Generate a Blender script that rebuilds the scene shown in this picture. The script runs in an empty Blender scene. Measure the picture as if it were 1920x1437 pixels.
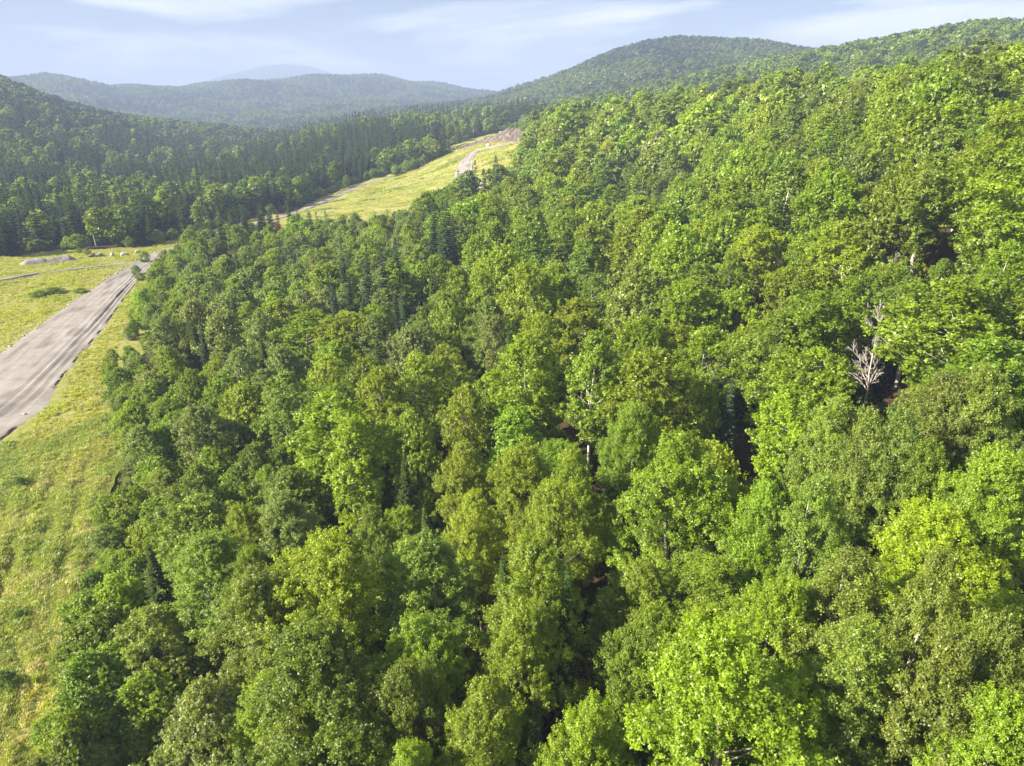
import bpy, bmesh, math, random, time
import numpy as np
from mathutils import Vector, Matrix
T0 = time.time()
scene = bpy.context.scene
col = scene.collection
random.seed(7)

# ---------------------------------------------------------------- camera, sky, sun, exposure
SUN_AZ, SUN_EL = math.radians(-106), math.radians(31)      # from the left
cam_data = bpy.data.cameras.new('camera')
cam = bpy.data.objects.new('camera', cam_data); col.objects.link(cam)
cam.location = (0, 0, 42.0)
cam.rotation_euler = (math.radians(90 - 21.4), 0, 0)
cam_data.sensor_width = 36; cam_data.lens = 36 * 1323.0 / 1920.0
cam_data.clip_start = 0.5; cam_data.clip_end = 40000
scene.camera = cam

world = bpy.data.worlds.new('World'); scene.world = world; world.use_nodes = True
wn, wl = world.node_tree.nodes, world.node_tree.links
wn.clear()
wout = wn.new('ShaderNodeOutputWorld'); wbg = wn.new('ShaderNodeBackground')
sky = wn.new('ShaderNodeTexSky'); sky.sky_type = 'NISHITA'; sky.sun_disc = False
sky.sun_elevation = SUN_EL; sky.sun_rotation = SUN_AZ % (2 * math.pi)
sky.altitude = 400; sky.air_density = 1.0; sky.dust_density = 0.6; sky.ozone_density = 2.5
wbg.inputs['Strength'].default_value = 0.05
# thin cirrus, drawn out along the wind, all over the sky
wtc = wn.new('ShaderNodeTexCoord'); wsep = wn.new('ShaderNodeSeparateXYZ')
wl.new(wtc.outputs['Generated'], wsep.inputs[0])
def wmath(op, a, b):
    n = wn.new('ShaderNodeMath'); n.operation = op
    for i, s in enumerate((a, b)):
        if isinstance(s, (int, float)): n.inputs[i].default_value = s
        else: wl.new(s, n.inputs[i])
    return n.outputs[0]
wz = wmath('ADD', wmath('MAXIMUM', wsep.outputs[2], 0.0), 0.11)
wcmb = wn.new('ShaderNodeCombineXYZ')
wl.new(wmath('DIVIDE', wsep.outputs[0], wz), wcmb.inputs[0]); wl.new(wmath('DIVIDE', wsep.outputs[1], wz), wcmb.inputs[1])
wmap = wn.new('ShaderNodeMapping'); wmap.inputs['Rotation'].default_value = (0, 0, math.radians(24)); wmap.inputs['Scale'].default_value = (0.9, 1.0, 1.0)
wmap.inputs['Location'].default_value = (2.35, 0.6, 0)
wl.new(wcmb.outputs[0], wmap.inputs[0])
wno = wn.new('ShaderNodeTexNoise'); wno.inputs['Scale'].default_value = 0.55; wno.inputs['Detail'].default_value = 7; wno.inputs['Roughness'].default_value = 0.55; wno.inputs['Distortion'].default_value = 0.6
wl.new(wmap.outputs[0], wno.inputs['Vector'])
wramp = wn.new('ShaderNodeValToRGB'); wramp.color_ramp.elements[0].position = 0.46; wramp.color_ramp.elements[1].position = 0.63
wramp.color_ramp.elements[1].color = (0.9, 0.9, 0.9, 1)
wl.new(wno.outputs['Fac'], wramp.inputs[0])
wmix = wn.new('ShaderNodeMix'); wmix.data_type = 'RGBA'
wl.new(wramp.outputs[0], wmix.inputs['Factor']); wtint = wn.new('ShaderNodeMix'); wtint.data_type = 'RGBA'; wtint.blend_type = 'MULTIPLY'; wtint.inputs['Factor'].default_value = 1.0; wtint.inputs['B'].default_value = (0.54, 0.52, 0.545, 1)
wl.new(sky.outputs[0], wtint.inputs['A']); wl.new(wtint.outputs['Result'], wmix.inputs['A']); wmix.inputs['B'].default_value = (7.4, 7.4, 7.6, 1)
wl.new(wmix.outputs['Result'], wbg.inputs[0]); wl.new(wbg.outputs[0], wout.inputs[0])

sun_data = bpy.data.lights.new('sun', 'SUN'); sun_data.energy = 5.0; sun_data.angle = math.radians(0.53); sun_data.color = (1.0, 0.92, 0.76)
sun = bpy.data.objects.new('sun', sun_data); col.objects.link(sun)
SUN = Vector((math.sin(SUN_AZ) * math.cos(SUN_EL), math.cos(SUN_AZ) * math.cos(SUN_EL), math.sin(SUN_EL)))
sun.rotation_euler = SUN.to_track_quat('Z', 'Y').to_euler(); sun.location = SUN * 300

vs = scene.view_settings
vs.view_transform = 'Standard'; vs.look = 'None'; vs.gamma = 1.0; vs.use_curve_mapping = False; vs.exposure = 2.0
cy = scene.cycles
cy.max_bounces = 5; cy.diffuse_bounces = 2; cy.glossy_bounces = 2; cy.transmission_bounces = 4; cy.volume_bounces = 0; cy.transparent_max_bounces = 4
cy.use_denoising = True; cy.caustics_reflective = False; cy.caustics_refractive = False

# ---------------------------------------------------------------- the lie of the land
HC = 42.0
F = 1323.0
PITCH = math.radians(21.4)
CP, SP = math.cos(PITCH), math.sin(PITCH)
TREE = 14.0
def ray(u, v):
    """photo pixel -> (azimuth, rise per metre of ground distance)"""
    a = u - 960.0; b = 718.5 - v
    dx = a; dy = F * CP + b * SP; dz = -F * SP + b * CP
    return np.arctan2(dx, dy), dz / np.hypot(dx, dy)
def project(x, y, z):
    dz = z - HC
    fwd = y * CP - dz * SP; up = y * SP + dz * CP
    fwd = np.where(fwd < 0.5, 0.5, fwd)
    return 960.0 + F * x / fwd, 718.5 - F * up / fwd, fwd
CTRL = []
def by_z(u, v, z, canopy=0.0):
    az, s = ray(u, v); CTRL.append((az, math.log((z + canopy - HC) / s), z))
def by_d(u, v, d, canopy=TREE):
    az, s = ray(u, v); CTRL.append((az, math.log(d), HC + d * s - canopy))
def direct(u, d, z):
    CTRL.append((math.atan2(u - 960.0, F * 1.05), math.log(d), z))
# verge, road and meadow on the left
for u, v, z in ((-150,1300,0.2),(60,1400,0.4),(50,1150,0.3),(50,1000,0.1),(50,830,-0.4),(100,640,-1.0),(220,530,-1.2),(0,560,-1.4),(-200,600,-1.5),
                (0,480,-1.6),(130,470,-1.7),(270,470,-1.6),(-200,480,-1.8),(540,402,-1.0),(640,360,1.5),(740,330,7.0),(800,312,11.0),(860,288,18.5),(960,272,24.0),(900,345,10.5),(700,395,3.0),(850,262,19.0),(960,258,26.0)):
    by_z(u, v, z)
# hillside
for u, d, z in ((600,15,1.0),(960,15,2.0),(1400,15,3.0),(1900,12,3.5),(960,60,2.6),(960,125,4.2),(960,220,9.0),(990,340,20.0),(600,50,0.8),(600,100,0.3),(600,180,-0.3),(350,90,-0.4),(350,150,-0.9),
                (1200,60,4.2),(1200,140,6.5),(1200,230,11.5),(1150,330,27.5),(1500,40,4.5),(1500,75,6.0),(1500,150,18.0),(1500,290,37.0),(1500,440,33.0),
                (1900,35,5.5),(1900,65,9.5),(1900,97,21.5),(1900,170,36.5),(1900,330,42.0),(2300,60,12.0),(2300,150,37.0),(2300,300,50.0),(1300,330,34.5),(1200,500,27.0),(1700,230,37.5),(1700,340,38.0)):
    direct(u, d, z)
# wood on the valley floor
for u, v, z in ((0,400,-3.0),(0,340,-3.0),(250,300,-5.0),(-300,330,-2.0),(420,268,-4.0)):
    by_z(u, v, z, TREE)
for u, v, d in ((640,228,640),(700,216,680),(790,208,720),(880,202,760),(940,196,740)):
    by_d(u, v, d)
for u, d, z in ((450,1150,0.0),(700,1150,4.0),(880,1150,12.0)):
    direct(u, d, z)
# hill on the left
for u, v, d in ((0,255,600),(-300,200,650),(-300,90,1050),(0,142,1000),(60,165,980),(130,190,950),(200,206,920),(330,234,880),(430,254,850)):
    by_d(u, v, d)
for u, d, z in ((-300,1500,40.0),(0,1500,25.0),(200,1400,5.0)):
    direct(u, d, z)
# middle ridge
for u, v in ((-300,150),(20,143),(170,158),(330,161),(430,152),(560,149),(620,147),(760,151),(850,161),(940,177),(1010,196)):
    by_d(u, v, 2600)
for u, v, d in ((100,190,1900),(300,195,1900),(450,205,1800),(600,190,2000),(760,190,1900),(880,195,1900)):
    by_d(u, v, d)
for u in (-300,100,450,700,950):
    direct(u, 3700, 30.0)
# far mountain
for u, v in ((-400,185),(0,185),(300,172),(420,150),(490,126),(545,121),(610,137),(700,165),(940,195),(1300,170),(1900,150)):
    by_d(u, v, 7000, 0.0)
for u in (-400,300,545,940,1500,2200):
    direct(u, 9500, -40.0)
# wooded hills on the right
for u, v in ((900,192),(960,172),(1020,151),(1060,130),(1100,108),(1150,90),(1200,79),(1250,73),(1320,76),(1400,77),(1500,84),(1600,92),(1900,100)):
    by_d(u, v, 1250)
for u, v, d in ((1000,196,820),(1100,178,900),(1250,140,930),(1350,125,950)):
    by_d(u, v, d)
for u, v in ((1150,172),(1300,138),(1420,112),(1530,92),(1640,71),(1750,49),(1850,36),(1920,38),(2200,25)):
    by_d(u, v, 740)
for u, v in ((1530,108),(1640,92),(1750,78),(1850,70),(1920,70)):
    by_d(u, v, 980)
for u in (1100,1300,1900,2300):
    direct(u, 2000, 60.0)
CTRL = np.array(CTRL)
def _tps(r2):
    return np.where(r2 > 1e-12, r2 * np.log(np.maximum(r2, 1e-12)), 0.0)
def _fit():
    n = len(CTRL); P = CTRL[:, :2] * np.array((1.6, 1.0))
    r2 = ((P[:, None] - P[None]) ** 2).sum(-1)
    A = np.zeros((n + 3, n + 3)); A[:n, :n] = _tps(r2) + 1e-4 * np.eye(n)
    A[:n, n] = 1; A[:n, n+1:] = P; A[n, :n] = 1; A[n+1:, :n] = P.T
    # fit relative height (z / distance) so that far and near ground are both smooth
    b = np.zeros(n + 3); b[:n] = CTRL[:, 2] / np.exp(CTRL[:, 1])
    return P, np.linalg.solve(A, b)
_P, _W = _fit()
def ground_z(x, y):
    x = np.asarray(x, float); y = np.asarray(y, float); shp = np.broadcast(x, y).shape
    x = np.broadcast_to(x, shp).ravel(); y = np.broadcast_to(y, shp).ravel()
    az = np.clip(np.arctan2(x, y), -1.0, 1.0) * 1.6
    d = np.maximum(np.hypot(x, y), 14.0); ld = np.log(np.minimum(d, 9500.0))
    n = len(_P); out = np.empty(len(x))
    for i in range(0, len(x), 20000):
        s = slice(i, i + 20000)
        r2 = (az[s, None] - _P[None, :, 0]) ** 2 + (ld[s, None] - _P[None, :, 1]) ** 2
        out[s] = _tps(r2) @ _W[:n] + _W[n] + _W[n+1] * az[s] + _W[n+2] * ld[s]
    z = out * np.minimum(d, 9500.0)
    # folds and spurs on the far hills
    a = np.clip((d - 500) / 900, 0, 1)
    z = z + a * (7 * np.sin(x / 91 + 1.3 * np.sin(y / 170)) * np.sin(y / 130 + .7) + 4 * np.sin(x / 47 + y / 61) ) * np.clip(d / 2000, .3, 2)
    z = z + np.clip((d - 1300) / 500, 0, 1) * np.clip((5000 - d) / 1500, 0, 1) * 8 * np.sin(x / 150 + .8 * np.sin(y / 210)) * np.sin(y / 260 + x / 400)
    return z.reshape(shp)

def unproject(u, v):
    """the point of the ground seen at a photo pixel"""
    az, s = ray(u, v); d = np.exp(np.linspace(math.log(14), math.log(6000), 1600))
    x, y = d * math.sin(az), d * math.cos(az)
    g = HC + d * s <= ground_z(x, y)
    i = int(np.argmax(g)) if g.any() else len(d) - 1
    return np.array((x[i], y[i]))
def inside(P, poly):
    x, y = P[:, 0], P[:, 1]; r = np.zeros(len(P), bool); n = len(poly)
    for i in range(n):
        x0, y0 = poly[i]; x1, y1 = poly[(i + 1) % n]
        if y0 == y1: continue
        r ^= ((y0 > y) != (y1 > y)) & (x < (x1 - x0) * (y - y0) / (y1 - y0) + x0)
    return r
def spline(pts, step):
    P = np.array(pts, float); P = np.vstack((2 * P[0] - P[1], P, 2 * P[-1] - P[-2])); out = []
    for i in range(1, len(P) - 2):
        n = max(2, int(np.linalg.norm(P[i + 1] - P[i]) / step))
        t = np.linspace(0, 1, n, endpoint=False)[:, None]; a, b, c, d = P[i - 1], P[i], P[i + 1], P[i + 2]
        out.append(0.5 * (2 * b + (c - a) * t + (2 * a - 5 * b + 4 * c - d) * t ** 2 + (3 * b - a - 3 * c + d) * t ** 3))
    out.append(P[-2][None]); return np.vstack(out)
_NG = np.random.RandomState(5).rand(256, 256)
def vnoise(x, y):
    """smooth value noise 0..1"""
    x = np.asarray(x, float); y = np.asarray(y, float)
    i = np.floor(x).astype(int); j = np.floor(y).astype(int); fx = x - i; fy = y - j
    fx = fx * fx * (3 - 2 * fx); fy = fy * fy * (3 - 2 * fy); i0, i1, j0, j1 = i & 255, (i + 1) & 255, j & 255, (j + 1) & 255
    return (_NG[i0, j0] * (1 - fx) + _NG[i1, j0] * fx) * (1 - fy) + (_NG[i0, j1] * (1 - fx) + _NG[i1, j1] * fx) * fy
px = lambda pts: np.array([unproject(u, v) for u, v in pts])

# ---------------------------------------------------------------- materials
def material(name):
    m = bpy.data.materials.new(name); m.use_nodes = True; nt = m.node_tree; nt.nodes.clear()
    return m, nt.nodes, nt.links, nt.nodes.new('ShaderNodeOutputMaterial')
def mixc(n, l, f, a, b, mode='MIX'):
    x = n.new('ShaderNodeMix'); x.data_type = 'RGBA'; x.blend_type = mode
    for k, s in (('Factor', f), ('A', a), ('B', b)):
        i = x.inputs[k] if k == 'Factor' else [q for q in x.inputs if q.name == k and q.type == 'RGBA'][0]
        if isinstance(s, (int, float)): i.default_value = s
        elif isinstance(s, tuple): i.default_value = s + (1,) if len(s) == 3 else s
        else: l.new(s, i)
    return [q for q in x.outputs if q.type == 'RGBA'][0]
def noise(n, l, scale, detail=4, rough=0.55, vec=None, lo=None, hi=None):
    t = n.new('ShaderNodeTexNoise'); t.inputs['Scale'].default_value = scale; t.inputs['Detail'].default_value = detail; t.inputs['Roughness'].default_value = rough
    if vec is not None: l.new(vec, t.inputs['Vector'])
    if lo is None: return t.outputs['Fac']
    r = n.new('ShaderNodeMapRange'); r.inputs['From Min'].default_value = lo; r.inputs['From Max'].default_value = hi
    l.new(t.outputs['Fac'], r.inputs['Value']); return r.outputs['Result']
def leaf_material(name, trans=0.46, gloss=0.035, rough=0.5, mass=False):
    m, n, l, out = material(name)
    oi = n.new('ShaderNodeObjectInfo'); at = n.new('ShaderNodeAttribute'); at.attribute_name = 'tone'
    hs = n.new('ShaderNodeHueSaturation')
    def mr(src, a, b):
        r = n.new('ShaderNodeMapRange'); r.inputs['To Min'].default_value = a; r.inputs['To Max'].default_value = b; l.new(src, r.inputs['Value']); return r.outputs['Result']
    src = oi.outputs['Color']
    if mass:
        ia = n.new('ShaderNodeAttribute'); ia.attribute_type = 'INSTANCER'; ia.attribute_name = 'leaf_colour'; src = ia.outputs['Color']
    l.new(src, hs.inputs['Color'])
    l.new(mr(oi.outputs['Random'], 0.494, 0.505), hs.inputs['Hue'])
    l.new(mr(at.outputs['Fac'], 0.64, 1.40), hs.inputs['Value'])
    warm = mixc(n, l, mr(at.outputs['Fac'], -0.25, 0.5), hs.outputs[0], (1.14, 1.03, 0.65), 'MULTIPLY')
    d = n.new('ShaderNodeBsdfDiffuse'); l.new(warm, d.inputs[0])
    t = n.new('ShaderNodeBsdfTranslucent'); tc = mixc(n, l, 1.0, warm, (1.42, 1.5, 0.32), 'MULTIPLY'); l.new(tc, t.inputs[0])
    g = n.new('ShaderNodeBsdfGlossy'); g.inputs['Roughness'].default_value = rough; g.inputs[0].default_value = (0.9, 0.95, 0.9, 1)
    a = n.new('ShaderNodeMixShader'); a.inputs[0].default_value = trans; l.new(d.outputs[0], a.inputs[1]); l.new(t.outputs[0], a.inputs[2])
    b = n.new('ShaderNodeMixShader'); b.inputs[0].default_value = gloss; l.new(a.outputs[0], b.inputs[1]); l.new(g.outputs[0], b.inputs[2])
    l.new(b.outputs[0], out.inputs[0]); return m
LEAF = leaf_material('broad_leaves'); NEEDLE = leaf_material('needles', 0.18, 0.012, 0.6); GRASSM = leaf_material('grass_blades', 0.4, 0.05, 0.5, True)
LEAF_MASS = leaf_material('broad_leaves_of_the_wood', mass=True); NEEDLE_MASS = leaf_material('needles_of_the_wood', 0.18, 0.012, 0.6, True)
def bark_material(name, c1, c2, scale):
    m, n, l, out = material(name); p = n.new('ShaderNodeBsdfPrincipled'); tc = n.new('ShaderNodeTexCoord')
    mp = n.new('ShaderNodeMapping'); mp.inputs['Scale'].default_value = (1, 1, 0.35); l.new(tc.outputs['Object'], mp.inputs[0])
    f = noise(n, l, scale, 5, 0.6, mp.outputs[0], 0.35, 0.65); l.new(mixc(n, l, f, c1, c2), p.inputs['Base Color']); p.inputs['Roughness'].default_value = 0.9
    bp = n.new('ShaderNodeBump'); bp.inputs['Strength'].default_value = 0.6; bp.inputs['Distance'].default_value = 0.03; l.new(f, bp.inputs['Height']); l.new(bp.outputs[0], p.inputs['Normal'])
    l.new(p.outputs[0], out.inputs[0]); return m
BARK_DARK = bark_material('maple_bark', (0.12, 0.10, 0.085), (0.24, 0.21, 0.18), 6)
BARK_PALE = bark_material('birch_bark', (0.34, 0.31, 0.26), (0.58, 0.55, 0.48), 4)
BARK_DEAD = bark_material('weathered_wood', (0.32, 0.285, 0.255), (0.48, 0.43, 0.385), 5)
BARK_GREY = bark_material('grey_dead_wood', (0.16, 0.14, 0.125), (0.30, 0.265, 0.235), 5)
def ground_material(name, stops, scale, bump=0.3, dist=0.3, second=None, coords='Object', stretch=(1, 1, 1), rough=1.0):
    """stops: colours blended by broad noise, broken up by finer noise"""
    m, n, l, out = material(name); p = n.new('ShaderNodeBsdfPrincipled'); tc = n.new('ShaderNodeTexCoord')
    mp = n.new('ShaderNodeMapping'); mp.inputs['Scale'].default_value = stretch; l.new(tc.outputs[coords], mp.inputs[0])
    c = stops[0]
    for i, s in enumerate(stops[1:]):
        f = noise(n, l, scale * (1 + 2.3 * i), 6, 0.62, mp.outputs[0], 0.40, 0.62); c = mixc(n, l, f, c, s)
    fine = noise(n, l, scale * 14, 5, 0.7, mp.outputs[0])
    c = mixc(n, l, 0.55, c, mixc(n, l, fine, (0.35, 0.35, 0.35), (1.65, 1.65, 1.65)), 'MULTIPLY')
    l.new(c, p.inputs['Base Color']); p.inputs['Roughness'].default_value = rough; p.inputs['Specular IOR Level'].default_value = 0.15
    bp = n.new('ShaderNodeBump'); bp.inputs['Strength'].default_value = bump; bp.inputs['Distance'].default_value = dist
    l.new(fine, bp.inputs['Height']); l.new(bp.outputs[0], p.inputs['Normal']); l.new(p.outputs[0], out.inputs[0]); return m
FLOOR = ground_material('forest_floor', ((0.05, 0.03, 0.017), (0.075, 0.038, 0.02), (0.03, 0.036, 0.012)), 0.25)
FAR_GREEN = ground_material('far_wooded_slopes', ((0.03, 0.05, 0.018), (0.045, 0.068, 0.022), (0.02, 0.036, 0.018)), 0.006, 1.0, 12.0)
MEADOW = ground_material('meadow_soil', ((0.25, 0.26, 0.04), (0.34, 0.29, 0.13), (0.15, 0.18, 0.03)), 0.07, 0.5, 0.15)
VERGE = ground_material('verge_soil', ((0.24, 0.24, 0.05), (0.30, 0.25, 0.11), (0.17, 0.19, 0.035)), 0.3, 0.5, 0.15)
GRAVEL = ground_material('grey_gravel', ((0.22, 0.20, 0.19), (0.17, 0.155, 0.145), (0.27, 0.245, 0.225)), 0.35, 0.5, 0.06)
SOIL = ground_material('bare_soil', ((0.12, 0.095, 0.08), (0.21, 0.175, 0.15), (0.055, 0.043, 0.036)), 0.22, 0.6, 0.12)
ROCKM = ground_material('pale_rock', ((0.38, 0.35, 0.32), (0.28, 0.26, 0.25), (0.48, 0.45, 0.41)), 1.2, 0.6, 0.08)
ROCKD = ground_material('brown_rock', ((0.17, 0.13, 0.11), (0.12, 0.10, 0.09)), 1.2, 0.6, 0.08)
ROCKG = ground_material('mossy_rock', ((0.24, 0.26, 0.20), (0.17, 0.22, 0.13)), 1.0, 0.6, 0.08)
def road_material():
    m, n, l, out = material('dirt_road'); p = n.new('ShaderNodeBsdfPrincipled'); uv = n.new('ShaderNodeUVMap'); uv.uv_map = 'UVMap'
    mp = n.new('ShaderNodeMapping'); mp.inputs['Scale'].default_value = (0.10, 1.0, 1); l.new(uv.outputs[0], mp.inputs[0])
    streak = noise(n, l, 1.6, 6, 0.65, mp.outputs[0], 0.42, 0.68)
    tc = n.new('ShaderNodeTexCoord'); patch = noise(n, l, 0.16, 7, 0.7, tc.outputs['Object'], 0.42, 0.62); grit = noise(n, l, 5.0, 5, 0.75, tc.outputs['Object'])
    at = n.new('ShaderNodeAttribute'); at.attribute_name = 'damp'
    c = mixc(n, l, streak, (0.300, 0.272, 0.246), (0.235, 0.210, 0.186)); c = mixc(n, l, patch, c, mixc(n, l, 0.6, c, (0.17, 0.148, 0.128)))
    c = mixc(n, l, at.outputs['Fac'], c, (0.085, 0.072, 0.066))
    c = mixc(n, l, 0.6, c, mixc(n, l, grit, (0.55, 0.55, 0.55), (1.4, 1.4, 1.4)), 'MULTIPLY')
    l.new(c, p.inputs['Base Color']); p.inputs['Roughness'].default_value = 0.95; p.inputs['Specular IOR Level'].default_value = 0.2
    bp = n.new('ShaderNodeBump'); bp.inputs['Strength'].default_value = 0.6; bp.inputs['Distance'].default_value = 0.08; l.new(grit, bp.inputs['Height'])
    l.new(bp.outputs[0], p.inputs['Normal']); l.new(p.outputs[0], out.inputs[0]); return m
ROAD = road_material()
def plain(name, c, rough=0.7):
    m, n, l, out = material(name); p = n.new('ShaderNodeBsdfPrincipled'); f = noise(n, l, 9, 4); l.new(mixc(n, l, f, tuple(0.7 * q for q in c), tuple(1.3 * q for q in c)), p.inputs['Base Color'])
    p.inputs['Roughness'].default_value = rough; l.new(p.outputs[0], out.inputs[0]); return m

# ---------------------------------------------------------------- mesh helpers
def mesh_from(name, V, Fc, mat, tone=None, smooth=False, uv=None, attr=None):
    me = bpy.data.meshes.new(name); V = np.asarray(V, np.float32); Fc = np.asarray(Fc, np.int32); k = Fc.shape[1]
    me.vertices.add(len(V)); me.vertices.foreach_set('co', V.ravel())
    me.loops.add(Fc.size); me.loops.foreach_set('vertex_index', Fc.ravel())
    me.polygons.add(len(Fc)); me.polygons.foreach_set('loop_start', np.arange(0, Fc.size, k, dtype=np.int32)); me.polygons.foreach_set('loop_total', np.full(len(Fc), k, np.int32))
    if smooth: me.polygons.foreach_set('use_smooth', np.ones(len(Fc), bool))
    if uv is not None:
        u = me.uv_layers.new(name='UVMap'); u.data.foreach_set('uv', np.asarray(uv, np.float32)[Fc.ravel()].ravel())
    for nm, val in (attr or {}).items():
        a = me.attributes.new(nm, 'FLOAT', 'POINT'); a.data.foreach_set('value', np.asarray(val, np.float32))
    if tone is not None:
        a = me.attributes.new('tone', 'FLOAT', 'FACE'); a.data.foreach_set('value', np.asarray(tone, np.float32))
    if isinstance(mat, (list, tuple)):
        for q in mat: me.materials.append(q)
    else: me.materials.append(mat)
    me.update(calc_edges=True); return me
def link(name, me, parent=None):
    o = bpy.data.objects.new(name, me); col.objects.link(o); o.parent = parent; return o
def tag(o, label=None, cat=None, group=None, kind=None):
    for k, v in (('label', label), ('category', cat), ('group', group), ('kind', kind)):
        if v: o[k] = v
    return o
def grid_faces(nu, nv):
    i = np.arange(nu * nv).reshape(nu, nv)
    return np.stack((i[:-1, :-1], i[1:, :-1], i[1:, 1:], i[:-1, 1:]), -1).reshape(-1, 4)
def tube(path, radii, sides=6):
    """a tapering tube along a path -> verts, quads"""
    P = np.asarray(path, float); n = len(P); T = np.gradient(P, axis=0); T /= np.linalg.norm(T, axis=1)[:, None] + 1e-9
    ref = np.where(np.abs(T[:, 2:3]) > 0.9, np.array([[1.0, 0, 0]]), np.array([[0, 0, 1.0]])); A = np.cross(T, ref); A /= np.linalg.norm(A, axis=1)[:, None] + 1e-9; B = np.cross(T, A)
    a = np.linspace(0, 2 * math.pi, sides, endpoint=False); r = np.asarray(radii)[:, None, None]
    V = P[:, None] + r * (np.cos(a)[None, :, None] * A[:, None] + np.sin(a)[None, :, None] * B[:, None])
    i = np.arange(n * sides).reshape(n, sides); j = np.roll(i, -1, axis=1)
    return V.reshape(-1, 3), np.stack((i[:-1], j[:-1], j[1:], i[1:]), -1).reshape(-1, 4)
def merge(parts):
    V, Fc, o = [], [], 0
    for v, f in parts: V.append(v); Fc.append(np.asarray(f) + o); o += len(v)
    return np.vstack(V), np.vstack(Fc)

# ---------------------------------------------------------------- open ground: verge, meadow, field, roads
OPEN_LEFT = px(((70,1437),(105,1300),(145,1150),(185,1010),(235,960),(260,900),(215,840),(190,740),(215,660),(255,590),(280,530),(300,492),(420,450),(520,428),(560,404),(500,402),(420,425),(330,450),(285,462),(180,469),(60,476),(0,482),(-160,485),(-420,600),(-700,1000)))
OPEN_LEFT = np.vstack((OPEN_LEFT, [[-60, -20], [-8, -20], [-16, 14]]))
TURF_LEFT = OPEN_LEFT.copy(); TURF_LEFT[:10, 0] += 6.0; TURF_LEFT[10:14, 0] += 3.0; TURF_LEFT[-2:, 0] += 6.0       # turf runs on under the first bushes
OPEN_FIELD = px(((520,428),(540,402),(600,372),(670,345),(735,326),(745,332),(800,308),(850,286),(836,278),(880,262),(925,250),(966,247),(985,262),(982,290),(955,330),(925,365),(880,385),(820,398),(750,422),(650,436),(575,440)))
OPEN_EDGE = np.vstack([spline(np.vstack((q, q[:1])), 2.0) for q in (OPEN_LEFT, OPEN_FIELD)])
OPEN_TREE = np.vstack([spline(q, 2.0) for q in (OPEN_LEFT[:21], OPEN_FIELD)])       # edges that trees grow along
def is_open(P): return inside(P, OPEN_LEFT) | inside(P, OPEN_FIELD)

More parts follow.
